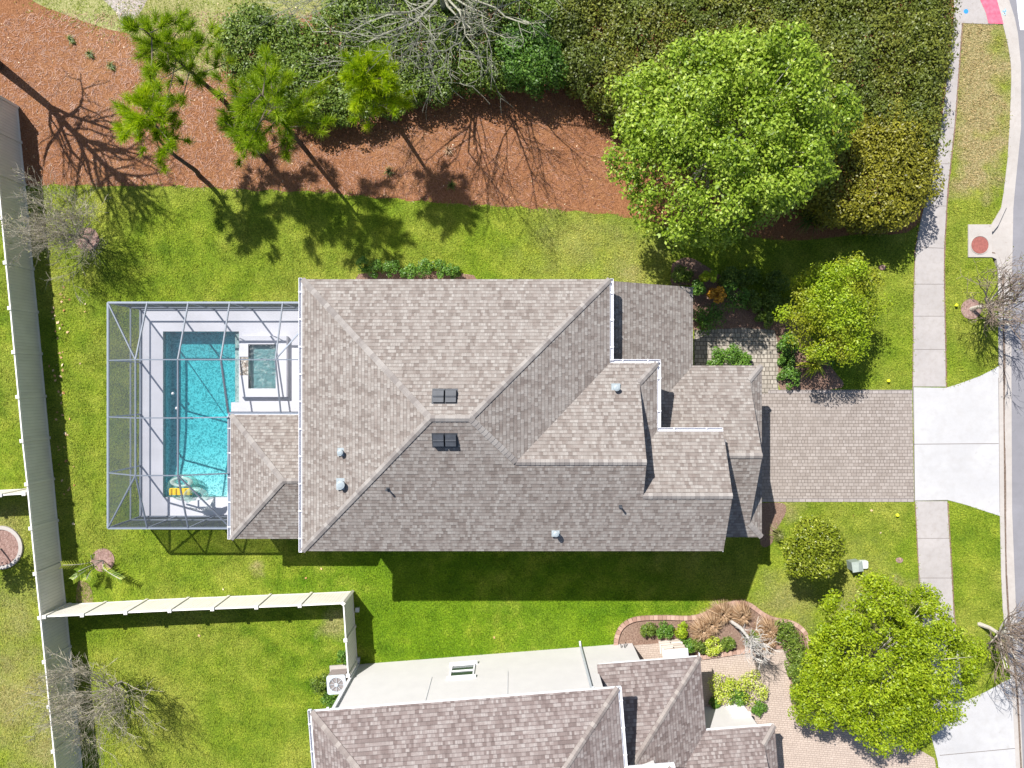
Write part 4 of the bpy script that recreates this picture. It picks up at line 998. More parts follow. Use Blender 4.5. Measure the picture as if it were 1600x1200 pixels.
scr(q(XI[2], YI[0], h1), q(XI[2], LY, LZ), q(XI[3], LY, LZ), q(XI[3], YI[0], h1)); scr(q(XI[3], YI[0], h1), q(XI[3], LY, LZ), q(XE, LY, LZ), q(XE, YI[0], h1))
# floats
def mat_film(name, c, op):
    m = Mt(name, .12, .5); m.col(c); tr = m.n('BsdfTransparent', {'Color': (.9, .97, .94)})
    lw = m.n('LayerWeight', {'Blend': .35}); f = m.math('ADD', m.math('MULTIPLY', (lw, 1), .6), op, True)
    mx = m.n('MixShader', {0: f}); m.t.links.new(tr.outputs[0], mx.inputs[1]); m.t.links.new(m.b.outputs[0], mx.inputs[2]); m.t.links.new(mx.outputs[0], m.out.inputs[0]); return m.m
fl = thing('pool_float', (*W(283, 765, .2), ZW), 'clear green inflatable ring float with yellow seat in the pool corner', 'pool float')
c = W(284, 762, .2); mb = MB(); mb.torus((*c, ZW+.12), .56, .17, 28, 12, 1.05, .85); mb.build('inflated_ring', mat_film('clear green vinyl', (.25, .5, .42), .12), fl, smooth=True)
mb = MB(); mb.box((c[0]-.05, c[1]-.18, ZW+.26), (1.02, .32, .12)); 
for k in range(5): mb.tube([(c[0]-.5+k*.22, c[1]-.33, ZW+.33), (c[0]-.5+k*.22, c[1]-.05, ZW+.33)], .07, 8)
mb.build('seat', plain('yellow vinyl', (.78, .55, .02), .4, .4), fl)
mb = MB(); mb.torus((c[0]+.02, c[1]+.28, ZW+.34), .42, .12, 20, 10, 1.0, .45); mb.build('back_rest', mat_film('clear white vinyl', (.7, .8, .76), .4), fl, smooth=True)
fl = thing('inflatable_lounger', (*W(312, 782, .3), ZD), 'white fringed inflatable float half over the pool edge', 'pool float')
c = W(306, 775, .35); mb = MB(); mb.torus((*c, ZD+.30), .44, .15, 24, 10, 1.0, .7); mb.build('inflated_ring', mat_film('milky vinyl', (.55, .70, .68), .15), fl, smooth=True)
mb = MB(); c = W(312, 788, .8)
top = [(-.62, .02), (-.35, .16), (0, .2), (.35, .18), (.66, .28), (.5, -.02), (.2, -.16), (-.2, -.18), (-.5, -.1)]
mb.slab([(c[0]+x, c[1]+y) for x, y in top][::-1], .78, .86); mb.tube([(c[0]+.1, c[1]+.08, .3), (c[0]+.1, c[1]+.02, .8)], .08, 8)
for k in range(9):
    a = -.45+k*.11; mb.bar((c[0]+a, c[1]-.12, .8), (c[0]+a+.05, c[1]-.26-.03*(k % 3), .62), .05, .03)
mb.build('canopy', plain('white vinyl', (.78, .80, .82), .4, .4), fl)

# ================================================================ SMALL OBJECTS
# air conditioner
ac = thing('air_conditioner', (*W(527, 1060, 0), 0), 'pale grey air conditioner with round fan grille by the neighbouring wall', 'air conditioner')
cx, cy = W(525.5, 1070, .92); rz = R(4)
mb = MB(); mb.box((cx+.03, cy+.04, .04), (1.05, 1.05, .08), rz); mb.build('pad', M['curb'], ac)
mb = MB(); mb.box((cx, cy, .47), (.78, .78, .78), rz)
for k in range(22): mb.box((cx, cy, .12+k*.034), (.80, .80, .012), rz)
mb.build('casing', plain('brown grey louvres', (.20, .17, .16), .6), ac)
mb = MB(); out = []
for k in range(4):
    a0 = R(90*k)+rz; ccx, ccy = cx+math.cos(a0+R(45))*.47, cy+math.sin(a0+R(45))*.47
    out += [(ccx+.1*math.cos(a0+R(t)), ccy+.1*math.sin(a0+R(t))) for t in (0, 22, 45, 68, 90)]
inn = arc(cx, cy, .335, n=20, a0=rz+R(9), a1=rz+R(9)+2*math.pi)
for k in range(20):
    j = (k+1) % 20; mb.hexa([(*out[k], .86), (*out[j], .86), (*inn[j], .86), (*inn[k], .86)], [(*out[k], .92), (*out[j], .92), (*inn[j], .92), (*inn[k], .92)])
pg = plain('pale grey enamel', (.45, .49, .53), .4, .4)
mb.build('top_cover', pg, ac)
mb = MB()
for r_ in (.10, .16, .22, .28, .32): mb.torus((cx, cy, .935), r_, .003, 28, 4)
for k in range(8): a = k*math.pi/4; mb.bar((cx, cy, .93), (cx+.34*math.cos(a), cy+.34*math.sin(a), .93), .014, .01)
mb.lathe((cx, cy, .93), [(.075, 0), (.075, .02), (.03, .03)], 16); mb.build('fan_grille', pg, ac)
mb = MB(); mb.lathe((cx, cy, .62), [(.33, 0), (.33, .01)], 20); mb.build('fan_well', plain('dark fan well', (.06, .08, .11), .6), ac)
mb = MB()
for k in range(3):
    a = k*2*math.pi/3+.4; mb.face([(cx+.04*math.cos(a), cy+.04*math.sin(a), .74), (cx+.3*math.cos(a-.35), cy+.3*math.sin(a-.35), .70), (cx+.3*math.cos(a+.35), cy+.3*math.sin(a+.35), .78)])
mb.build('fan_blade', plain('grey blade', (.30, .34, .38), .5), ac)
# utility pedestals
pale = plain('pale green plastic', (.27, .31, .285), .5, .3)
u1 = thing('utility_box', (*W(1336, 884, 0), 0), 'grey green ridged utility pedestal standing on the front lawn', 'utility box')
cx, cy = W(1335, 883, .3); mb = MB(); mb.box((cx, cy, .3), (.44, .40, .6), R(8)); mb.build('cabinet', plain('dark green grey plastic', (.20, .24, .22), .5), u1)
mb = MB(); c, s_ = math.cos(R(8)), math.sin(R(8))
rf = [(-.25, -.24), (.25, -.24), (.25, .24), (-.25, .24)]; rf = [(cx+x*c-y*s_, cy+x*s_+y*c) for x, y in rf]
rg_ = [(cx-0*s_+0, cy-.2), (cx, cy+.2)]
mb.face([(*rf[0], .6), (*rg_[0], .72), (*rg_[1], .72), (*rf[3], .6)]); mb.face([(*rf[1], .6), (*rf[2], .6), (*rg_[1], .72), (*rg_[0], .72)]); mb.face([(*rf[0], .6), (*rf[1], .6), (*rg_[0], .72)]); mb.face([(*rf[2], .6), (*rf[3], .6), (*rg_[1], .72)])
mb.build('lid', pale, u1)
cx, cy = W(1349, 882, .12); u2 = MB(); o8 = []
for k in range(4):
    a0 = R(90*k); ccx, ccy = cx+(.13 if k in (0, 3) else -.13), cy+(.11 if k in (0, 1) else -.11); o8 += [(ccx+.08*math.cos(a0+R(t)), ccy+.08*math.sin(a0+R(t))) for t in (0, 30, 60, 90)]
u2.slab(o8, 0, .16); tag(u2.build('meter_lid', plain('white grey lid', (.46, .49, .47), .5), loc=(cx, cy, 0)), 'low rounded white box lid beside the utility pedestal', 'box lid')
yl = plain('yellow plastic', (.80, .85, .03), .5)
for (px, py), wh in (((1402, 805), 'on the lawn south of the driveway'), ((1388, 595), 'on the lawn just north of the driveway'), ((1494, 477), 'in the verge left of the leaning street tree')):
    c = W(px, py, .12); mb = MB(); mb.tube([(*c, 0), (*c, .14)], .02, 6); mb.lathe((*c, .14), [(.05, 0), (.075, .02), (.05, .06), (.01, .075)], 10)
    tag(mb.build('marker_cap', yl, loc=(*c, 0)), 'small yellow marker cap '+wh, 'marker', 'small yellow marker caps in the grass')
for (px, py, r), wh in (((1405, 875, .17), 'on the front lawn right of the utility pedestal'), ((1378, 418, .17), 'in the lawn above the lime tree')):
    c = W(px, py); mb = MB(); mb.slab(arc(*c, r, r*.75, n=14), 0, .035); tag(mb.build('soil_mound', M['bark2'], loc=(*c, 0)), 'small pinkish bare soil spot '+wh, 'soil spot', 'bare soil spots in the front lawn')
c = W(1262, 570); 
for px, py, lb in ((559, 952, 'upper'), (560, 1030, 'lower')):
    c = W(px, py, .1); mb = MB(); mb.box((*c, .1), (.14, .16, .2)); mb.box((c[0], c[1], .21), (.18, .2, .03)); tag(mb.build('yard_light', M['greymetal'], loc=(*c, 0)), 'small pale box in the fence shadow, '+lb+' of two', 'box', 'small boxes by the fence')
# ================================================================ FOLIAGE
def norm(v): return v/np.maximum(np.linalg.norm(v, axis=1, keepdims=True), 1e-6)
def leaf_quads(Cn, nrm, size, r, aspect=.55, tdir=None):
    n = len(Cn); nrm = norm(nrm)
    t = r.normal(size=(n, 3)) if tdir is None else tdir+r.normal(size=(n, 3))*.25
    t = norm(t-(t*nrm).sum(1, keepdims=True)*nrm); b = np.cross(nrm, t)
    L = (np.asarray(size)*r.uniform(.65, 1.3, n))[:, None]; wd = L*aspect
    V = np.stack([Cn-t*L*.5, Cn+b*wd*.5+nrm*L*.06, Cn+t*L*.5, Cn-b*wd*.5+nrm*L*.06], 1).reshape(-1, 3)
    return V, np.arange(n*4).reshape(-1, 4)
def leaf_mesh(name, mat, parent, blobs, per, size, seed, up=.55, aspect=.55, flat=.75, inner=.55, outer=1.08):
    """blobs (n,4): x y z r; leaves spread through and over each clump"""
    r = np.random.default_rng(seed); B = np.repeat(np.asarray(blobs, float), per, 0); n = len(B)
    d = norm(r.normal(size=(n, 3))); rad = B[:, 3:4]*(inner+(outer-inner)*r.random((n, 1))**.6)
    off_ = d*rad; off_[:, 2] *= flat; Cn = B[:, :3]+off_; Cn[:, 2] = np.maximum(Cn[:, 2], .03)
    nr_ = d*.7+np.array([0, 0, up])+r.normal(size=(n, 3))*.45
    V, Fq = leaf_quads(Cn, nr_, size, r, aspect)
    bt = np.repeat(r.random(len(blobs)), per); t = np.clip(.5+.28*(bt-.5)+.32*r.normal(size=n)*.7, 0, 1)
    return np_mesh(name, V, Fq, mat, parent, t)
def crown_blobs(c, rx, ry, rz, n, rb, r, lobes=.22, fill=.35, seed=0):
    out = []; k = 0
    while len(out) < n and k < n*20:
        k += 1; d = r.normal(size=3); d /= np.linalg.norm(d)
        if d[2] < -.35: continue
        s = 1-lobes+lobes*2*(mnoise.noise((d[0]*1.8+seed, d[1]*1.8, d[2]*1.8))+.35)
        q = s*(1 if r.random() > fill else r.uniform(.45, .9)); b = rb*r.uniform(.65, 1.3)
        out.append((c[0]+d[0]*(rx-b*.7)*q, c[1]+d[1]*(ry-b*.7)*q, c[2]+d[2]*(rz-b*.5)*q, b))
    return out
def limbs(mb, base, fork, blobs, rt, r, every=3):
    for i in range(0, len(blobs), every):
        b = Vector(blobs[i][:3]); f = Vector(fork); m_ = f.lerp(b, .5)+Vector((r.normal()*.15, r.normal()*.15, .2)); rr = rt*.35
        mb.tube([f, m_, b], [rr, rr*.6, rr*.2], 5)
def leafy_tree(name, label, base, c, rad, blobs_n, rb, per, size, mat, seed, trunk=.16, group=None, lobes=.22, cat='tree', bark='barkgrey', stems=1):
    r = np.random.default_rng(seed); t = thing(name, (*base, 0), label, cat, group); bl = crown_blobs(c, *rad, blobs_n, rb, r, lobes, seed=seed)
    mb = MB(); fork = (c[0]*.7+base[0]*.3, c[1]*.7+base[1]*.3, max(.3, c[2]-rad[2]*.75))
    mb.tube([(*base, -.05), ((base[0]*1.5+fork[0]*.5)/2+.03, (base[1]*1.5+fork[1]*.5)/2, fork[2]*.45), fork], [trunk*1.25, trunk, trunk*.8], 8)
    limbs(mb, base, fork, bl, trunk*.7, r, 6); mb.build('trunk', M[bark], t)
    leaf_mesh('crown', mat, t, bl, per, size, seed+1, inner=.25, outer=1.35)
    return t
def shrub(px, py, rp, h, label, mat='leaf_mid', size=.085, n=14, per=85, seed=1, group=None, cat='shrub', name='shrub', sy=1.0, leafup=.6):
    """px,py,rp in photograph pixels of the shrub's middle; h its height in metres"""
    r = np.random.default_rng(seed); x, y = W(px, py, h*.6); rad = rp*(H-h*.6)/F; t = thing(name, (x, y, 0), label, cat, group)
    bl = crown_blobs((x, y, h*.42), rad, rad*sy, h*.55, n, rad*.42, r, .12, .3, seed)
    mb = MB()
    for i in range(0, len(bl), 3): mb.tube([(x, y, 0), bl[i][:3]], [.018, .008], 4)
    mb.build('stem', M['barkdark'], t); leaf_mesh('foliage', M[mat], t, bl, per, size, seed+5, leafup)
    return t
def needle_mesh(name, mat, parent, tufts, per, L, seed, wd=.019):
    r = np.random.default_rng(seed); T = np.asarray(tufts, float); B = np.repeat(T, per, 0); n = len(B)
    axis = norm(B[:, 3:6]); d = norm(axis*.75+r.normal(size=(n, 3))*.62+np.array([0, 0, .15])); st = B[:, :3]-axis*(r.random((n, 1))*L*.9)
    ll = (L*r.uniform(.7, 1.15, n))[:, None]; e = st+d*ll; s = norm(np.cross(d, r.normal(size=(n, 3))))*wd*.5
    V = np.stack([st-s, st+s, e+s*.3, e-s*.3], 1).reshape(-1, 3); bt = np.repeat(r.random(len(T)), per)
    return np_mesh(name, V, np.arange(n*4).reshape(-1, 4), mat, parent, np.clip(.5+.5*(bt-.5)+.22*r.normal(size=n), 0, 1))
def pine(label, base, top, zc0, rc, seed, mat='needle', nb=22, per=70, L=.26, lean=(0, 0), kink=0, taper=.5):
    r = np.random.default_rng(seed); t = thing('pine_tree', (*base, 0), label, 'pine tree', 'pines behind the house'); ht = top[2]
    mb = MB(); P = []; n = 9
    for i in range(n+1):
        s = i/n; P.append((base[0]+(top[0]-base[0])*s+kink*math.sin(s*7)*.25, base[1]+(top[1]-base[1])*s+kink*math.cos(s*6+1)*.2, ht*s))
    mb.tube(P, [.12*(1-.75*i/n) for i in range(n+1)], 7); tufts = []; bm = MB()
    for i in range(nb):
        s = (zc0+(1-zc0)*(i+.5)/nb); z = ht*s; k = min(n-1, int(s*n)); f = s*n-k; p = Vector(P[k]).lerp(Vector(P[k+1]), f)
        a = i*2.4+r.uniform(-.4, .4); LL = rc*(1-taper*((i+.5)/nb)**1.5)*r.uniform(.4, 1.25); d = Vector((math.cos(a), math.sin(a), r.uniform(-.05, .35)))
        e = p+d*LL; m_ = p.lerp(e, .5)+Vector((0, 0, -.08)); bm.tube([p, m_, e], [.03, .02, .008], 4)
        for q in (1.0, .82, .62, .42):
            if q < .5 and r.random() < .5: continue
            c = p.lerp(e, q); nd = 1 if q == 1 else 2
            for _ in range(nd):
                sd = Vector((r.normal(), r.normal(), r.uniform(0, .6)))*.28*(0 if q == 1 else 1); c2 = c+sd
                if q < 1: bm.tube([c, c2], [.01, .005], 3)
                ax = (d+sd*2).normalized(); tufts.append((*c2, ax.x, ax.y, ax.z+.3))
    mb.build('trunk', M['barkdark'], t); bm.build('branch', M['barkbrown'], t)
    needle_mesh('crown', M[mat], t, tufts, per, L, seed+3); return t
def bare_tree(name, label, base, ht, fork, spread, seed, mats=('barkgrey', 'barkpale'), lean=(0, 0), n1=6, depth=4, rt=.12, ln=1.0, up=.5, leaves=0, droop=0, kids=(2, 4), stems=1, r1=.5, thin=.006, leader=0):
    rr = random.Random(seed); t = thing(name, (*base, 0), label, 'bare tree'); mb = MB(); tw = MB(); tips = []
    def br(p, d, L, rad, k):
        n = 3; pts = [p]; q = p; dd = d.copy()
        for i in range(n):
            dd = (dd+Vector((rr.gauss(0, .16), rr.gauss(0, .16), rr.gauss(0, .1)+.04-droop*.1*(depth-k)))).normalized(); q = q+dd*L/n; pts.append(q)
        (mb if k >= depth-1 else tw).tube(pts, [rad, rad*.85, rad*.7, rad*.55], 5 if k >= depth-1 else 3, cap=False)
        if k <= 0: tips.append(pts[-1]); tips.append(pts[-2]); return
        for i in range(rr.randint(*kids)):
            f = rr.choice(pts[1:]); a = Vector((rr.gauss(0, 1), rr.gauss(0, 1), rr.gauss(0, .5)+up*.4)).normalized(); nd = (dd*1.0+a*.75).normalized()
            br(f, nd, L*rr.uniform(.55, .8), max(thin, rad*.55), k-1)
    for s in range(stems):
        b0 = Vector((*base, -.05)); ft = Vector((base[0]+lean[0]+(rr.gauss(0, .15) if stems > 1 else 0), base[1]+lean[1]+(rr.gauss(0, .15) if stems > 1 else 0), fork))
        m_ = b0.lerp(ft, .5)+Vector((rr.gauss(0, .06), rr.gauss(0, .06), 0)); mb.tube([b0, m_, ft], [rt*1.2, rt, rt*.85], 8)
        if leader:
            tp = Vector((base[0]+lean[0]*2.0, base[1]+lean[1]*2.0, ht*.98)); q_ = ft.lerp(tp, .5)+Vector((.15, -.1, 0)); mb.tube([ft, q_, tp], [rt*.85, rt*.5, rt*.12], 7); f0 = ft
        for i in range(n1):
            if leader: ft = f0.lerp(tp, (i/n1)**.9*.95)
            a = 2*math.pi*(i*(2.4/6.283 if leader else 1/n1)) if leader else 2*math.pi*(i+rr.random()*.6)/n1; L = spread*rr.uniform(.75, 1.1)*r1*1.2*(1-.55*leader*i/n1)
            d = Vector((math.cos(a)*spread+lean[0]*.5, math.sin(a)*spread+lean[1]*.5, (ht-fork)*rr.uniform(.7, 1.2))).normalized(); br(ft, d, L, rt*.5, depth-1)
    mb.build('trunk', M[mats[0]], t); tw.build('twigs', M[mats[1]], t)
    if leaves:
        r = np.random.default_rng(seed); idx = r.integers(0, len(tips), leaves); Cn = np.array([tips[i] for i in idx])+r.normal(size=(leaves, 3))*.12
        V, Fq = leaf_quads(Cn, r.normal(size=(leaves, 3))+np.array([0, 0, .8]), .08, r); np_mesh('leaves', V, Fq, M['twigleaf'], t, r.random(leaves))
    return t
def hedge(name, label, poly, h, mat, seed, size=.125, per=150, sp=.40, rb=.42, hv=.3, cat='hedge', group=None, zbase=.35):
    """poly: outline in photograph pixels of its top edge"""
    r = np.random.default_rng(seed); P = WP(poly, h*.85); xs = [p[0] for p in P]; ys2 = [p[1] for p in P]
    X, Y = np.meshgrid(np.arange(min(xs), max(xs), sp), np.arange(min(ys2), max(ys2), sp)); X = X.ravel()+r.uniform(-.45, .45, X.size)*sp; Y = Y.ravel()+r.uniform(-.45, .45, Y.size)*sp
    k = inpoly(X, Y, P); X, Y = X[k], Y[k]; bl = []
    inner = np.ones(len(X), bool)
    for a in range(8): inner &= inpoly(X+.55*math.cos(a*math.pi/4), Y+.55*math.sin(a*math.pi/4), P)
    for x, y, inn in zip(X, Y, inner):
        hh = h-rb*.6+hv*mnoise.noise((x*.45+seed, y*.45, 0))*1.6+r.uniform(-.12, .12)
        bl.append((x, y, hh if inn else hh-.25, rb*r.uniform(.8, 1.25)))
        if not inn:
            z = hh-.7
            while z > zbase: bl.append((x+r.uniform(-.15, .15), y+r.uniform(-.15, .15), z, rb)); z -= .55
    cx, cy = float(np.mean(X)), float(np.mean(Y)); t = thing(name, (cx, cy, 0), label, cat, group)
    mb = MB()
    for b in bl[::4]: mb.tube([(b[0]+r.uniform(-.2, .2), b[1]+r.uniform(-.2, .2), 0), b[:3]], [.03, .012], 4)
    mb.build('stem', M['barkdark'], t); leaf_mesh('foliage', M[mat], t, bl, per, size, seed+2, .7); return t

# big trees
t = leafy_tree('sweetgum_tree', 'large bright green broadleaf tree above the entry lawn, biggest crown in view', (8.0, 9.1), (8.75, 9.95, 5.0), (4.8, 4.2, 2.9), 400, .47, 175, .155, M['leaf_maple'], 12, .16, lobes=.22)
leafy_tree('oak_tree', 'bright yellow green tree over the lower right driveway corner', W(1365, 1010), (15.6, -11.85, 3.5), (3.65, 3.4, 2.0), 290, .36, 210, .115, M['leaf_oak'], 24, .10, lobes=.19)
leafy_tree('lime_tree', 'lime green loose crowned small tree between entry bed and sidewalk', W(1312, 505), (14.15, 3.25, 2.5), (2.2, 2.2, 1.4), 110, .38, 190, .105, M['leaf_lime'], 31, .07, lobes=.3)
leafy_tree('ball_tree', 'round yellow green glossy tree on the lawn south of the driveway', W(1262, 850), (12.9, -7.04, 3.0), (1.38, 1.28, 1.05), 70, .32, 170, .115, M['leaf_ball'], 37, .07, lobes=.12)
leafy_tree('young_tree', 'young tree whose crown shadow falls by the round concrete edging', W(2, 857), (-24.1, -7.75, 1.9), (.8, .8, .6), 16, .3, 90, .14, M['leaf_mid'], 41, .035)
pine('tall open crowned pine at the top left, dark trunk leaning across the mulch', W(352, 160), (-13.3, 12.8, 7.8), .42, 2.6, 51, nb=18, per=120, L=.40)
pine('broad pine in the middle of the top bed, left of the lime green pine', W(478, 235), (-9.3, 10.7, 7.2), .45, 2.3, 52, nb=21, per=120, L=.38)
pine('small lime green pine with a long thin trunk shadow', W(617, 190), (-5.6, 11.9, 6.2), .62, 1.35, 53, 'needle_lime', nb=26, per=130, L=.34, taper=.35)
pine('low crooked pine at the left of the mulch bed', W(311, 278), (-14.6, 10.6, 5.4), .70, 1.7, 54, 'needle_lime', nb=16, per=130, L=.34, kink=1)
pine('half hidden pine between the tall and the broad pine', W(415, 250), (-11.1, 10.6, 5.2), .6, 1.3, 56, nb=9, per=130, L=.34)
# bare trees
bare_tree('bare_tree', 'wide grey leafless tree spreading over the hedge at the top', (-3.0, 16.8), 6.4, 3.1, 6.6, 61, ('barkolive', 'barkolive'), n1=17, depth=5, rt=.13, up=.2, kids=(2, 4), r1=.45, thin=.009)
bare_tree('bare_tree', 'leafless tree at the left edge casting a thick trunk shadow', (-24.2, 15.0), 10.6, 3.0, 6.2, 62, ('barkdark', 'barkbrown'), lean=(.85, .1), n1=24, depth=4, rt=.19, up=.5, kids=(2, 3), r1=.42, thin=.011, leader=1)
bare_tree('bare_tree', 'pale twiggy tree bending over the long fence, upper left', W(137, 374), 4.0, .6, 3.2, 63, ('barktan', 'barktan'), n1=20, depth=5, rt=.05, up=.6, leaves=500, kids=(3, 4), r1=.42, thin=.006)
bare_tree('bare_tree', 'pale twiggy tree in the lower left yard of the neighbour', W(190, 1065), 4.2, .7, 3.4, 64, ('barktan', 'barktan'), n1=16, depth=5, rt=.06, up=.5, leaves=500, kids=(3, 4), r1=.42, thin=.006)
bare_tree('street_tree', 'leafless leaning street tree in the verge above the driveway apron', W(1517, 483), 4.2, .9, 2.9, 65, ('barkgrey', 'barkbrown'), lean=(.2, .05), n1=13, depth=5, rt=.09, up=.4, leaves=350, kids=(2, 4), r1=.42, thin=.009)
bare_tree('street_tree', 'leafless street tree in the verge beside the oak at the lower right', W(1530, 975), 4.2, 1.0, 3.2, 66, ('barkgrey', 'barkbrown'), lean=(.25, -.1), n1=13, depth=5, rt=.09, up=.4, kids=(2, 4), r1=.42, thin=.009)
bare_tree('bare_tree', 'white bare slender tree in the neighbouring bark bed', W(1139, 969), 4.8, 2.4, 1.0, 67, ('barkwhite', 'barkwhite'), lean=(.15, 0), n1=9, depth=4, rt=.075, up=.6, kids=(2, 4), r1=.75, thin=.009)
leafy_tree('undergrowth_tree', 'dense dark foliage mass low on the leaning street tree', W(1517, 483), (22.4, 3.5, 1.9), (.8, .75, .6), 16, .26, 80, .09, M['twigleaf'], 68, .03, cat='shrub') if False else None

# hedges
HG = 'evergreen hedge rows along the top'
hedge('hedge', 'tall olive hedge block beside the sidewalk, upper right', [(1325, -70), (1493, -70), (1494, 30), (1487, 70), (1476, 120), (1468, 190), (1462, 262), (1450, 235), (1405, 215), (1330, 195), (1290, 150), (1300, 60)], 2.8, 'leaf_olive', 71, group=HG)
hedge('hedge', 'golden olive end of the hedge by the sidewalk, below the taller block', [(1300, 150), (1405, 165), (1450, 175), (1463, 200), (1462, 295), (1448, 322), (1420, 338), (1375, 345), (1320, 340), (1270, 300), (1270, 200)], 2.8, 'leaf_gold', 72, group=HG)
hedge('hedge', 'olive hedge behind the big green tree at the top', [(905, -70), (1325, -70), (1300, 60), (1290, 300), (1000, 200), (950, 160), (915, 128), (880, 120), (870, 40)], 2.3, 'leaf_olive', 73, group=HG)
hedge('hedge', 'bright green rounded shrub group left of the big green tree', [(790, 45), (830, 30), (870, 50), (890, 120), (850, 128), (800, 125), (780, 90)], 2.2, 'leaf_mid', 74, group=HG, hv=.5)
hedge('hedge', 'dark green hedge behind the wide bare tree', [(560, -70), (905, -70), (870, 40), (830, 30), (790, 45), (780, 90), (785, 128), (740, 132), (690, 140), (640, 150), (610, 110), (560, 60)], 1.9, 'leaf_dark', 75, group=HG, hv=.5)
hedge('hedge', 'dark green shrub mass between the pines and the bare tree', [(320, 40), (390, 10), (470, 30), (520, 0), (560, -70), (600, -70), (560, 60), (610, 110), (630, 160), (570, 180), (500, 190), (440, 165), (380, 130), (340, 95)], 1.7, 'leaf_dark', 76, group=HG, hv=.5)
# shrubs
NW_ = 'shrubs along the north wall'
for i, (px, py, rp) in enumerate(((568, 413, 12), (588, 421, 15), (612, 418, 14), (637, 423, 14), (662, 420, 15), (686, 421, 15), (708, 424, 12))):
    shrub(px, py, rp, .9, ['leftmost dark shrub under the north eave', 'second shrub from the left under the north eave', 'third shrub from the left under the north eave', 'middle shrub of the row under the north eave', 'third shrub from the right under the north eave',
                           'second shrub from the right under the north eave', 'rightmost shrub under the north eave'][i], 'leaf_mid', .09, 12, 80, 100+i, NW_)
EB = 'shrubs of the entry bed'
for i, (px, py, rp, h, m_, lb) in enumerate(((1068, 428, 16, .9, 'leaf_dark', 'dark shrub at the corner of the entry roof'), (1092, 448, 13, 1.3, 'leaf_mid', 'slim green shrub left of the orange flowers'),
        (1110, 432, 12, 1.7, 'leaf_lime', 'upright yellowish shrub above the orange flowers'), (1108, 494, 27, 1.0, 'leaf_mid', 'broad green shrub at the head of the front walk'), (1122, 460, 13, 1.3, 'leaf_orange', 'orange flowering shrub in the entry bed'),
        (1148, 462, 24, 1.2, 'leaf_mid', 'green shrub right of the orange flowers'), (1180, 470, 18, .8, 'leaf_dark', 'dark shrub in the tree shadow at the top of the front walk'), (1140, 430, 20, 1.0, 'leaf_dark', 'shaded shrub above the entry bed'),
        (1120, 560, 17, .8, 'leaf_mid', 'left shrub against the garage eave'), (1145, 556, 18, .8, 'leaf_mid', 'right shrub against the garage eave'), (1164, 563, 12, .6, 'leaf_mid', 'small shrub at the right end by the garage eave'),
        (1233, 538, 18, .7, 'leaf_mid', 'upper green shrub right of the front walk'), (1231, 563, 13, .55, 'leaf_mid', 'small middle shrub right of the front walk'), (1235, 590, 18, .7, 'leaf_mid', 'lower green shrub right of the front walk'))):
    shrub(px, py, rp, h, lb, m_, .1, 14, 85, 120+i, EB)
for i, (px, py, rp, lb) in enumerate(((1205, 470, 18, 'dark shrub in the tree shade left of the lime tree, nearest the walk'), (1215, 440, 19, 'dark shrub in the tree shade above the front walk bend'), (1172, 432, 20, 'dark shrub right of the shaded shrub above the entry bed'), (1196, 498, 14, 'low dark shrub at the shaded top edge of the front walk'), (1238, 478, 15, 'dark shrub under the left edge of the lime tree'))):
    shrub(px, py, rp, .8, lb, 'leaf_dark', .1, 14, 85, 320+i, EB)
AB = 'shrubs in the neighbouring bed'
for i, (px, py, rp, h, m_, lb) in enumerate(((1014, 985, 13, .7, 'leaf_dark', 'leftmost boxy dark shrub in the neighbouring bed'), (1040, 987, 14, .7, 'leaf_mid', 'second shrub from the left in the neighbouring bed'), (1066, 985, 13, .7, 'leaf_lime', 'bright green shrub left of the brown grasses'),
        (1074, 1010, 13, .6, 'leaf_mid', 'shrub beside the stone pier'), (1092, 1012, 13, .7, 'leaf_dark', 'dark round shrub left of the yellow one'), (1115, 1011, 15, .7, 'leaf_var', 'yellow green shrub between two dark ones'), (1138, 1008, 12, .6, 'leaf_dark', 'dark round shrub right of the yellow one'),
        (1178, 1000, 14, .5, 'leaf_dark', 'dark shrub behind the white bare tree'), (538, 1027, 13, .8, 'leaf_mid', 'dark shrub above the air conditioner by the fence'), (500, 1070, 17, .9, 'leaf_dark', 'dark shrub left of the air conditioner'), (515, 1095, 13, .6, 'leaf_mid', 'small shrub below the air conditioner'),
        (1131, 1077, 25, .8, 'leaf_var', 'left yellow variegated shrub by the neighbouring garage'), (1176, 1077, 27, .8, 'leaf_var', 'right yellow variegated shrub by the neighbouring garage'), (1153, 1093, 16, .6, 'leaf_mid', 'green shrub below the two yellow shrubs'),
        (1118, 1100, 9, .4, 'leaf_mid', 'little shrub at the neighbouring entry'), (1187, 1108, 12, .5, 'leaf_mid', 'shrub at the corner of the neighbouring garage'))):
    shrub(px, py, rp, h, lb, m_, .085, 14, 85, 150+i, AB)
hedge('hedge', 'glossy green hedge curving inside the brick edging', [(1212, 978), (1236, 980), (1256, 995), (1262, 1030), (1274, 1070), (1276, 1102), (1244, 1104), (1240, 1050), (1234, 1005), (1214, 1002)], .9, 'leaf_dark', 77, .1, 130, .27, .3, .1)
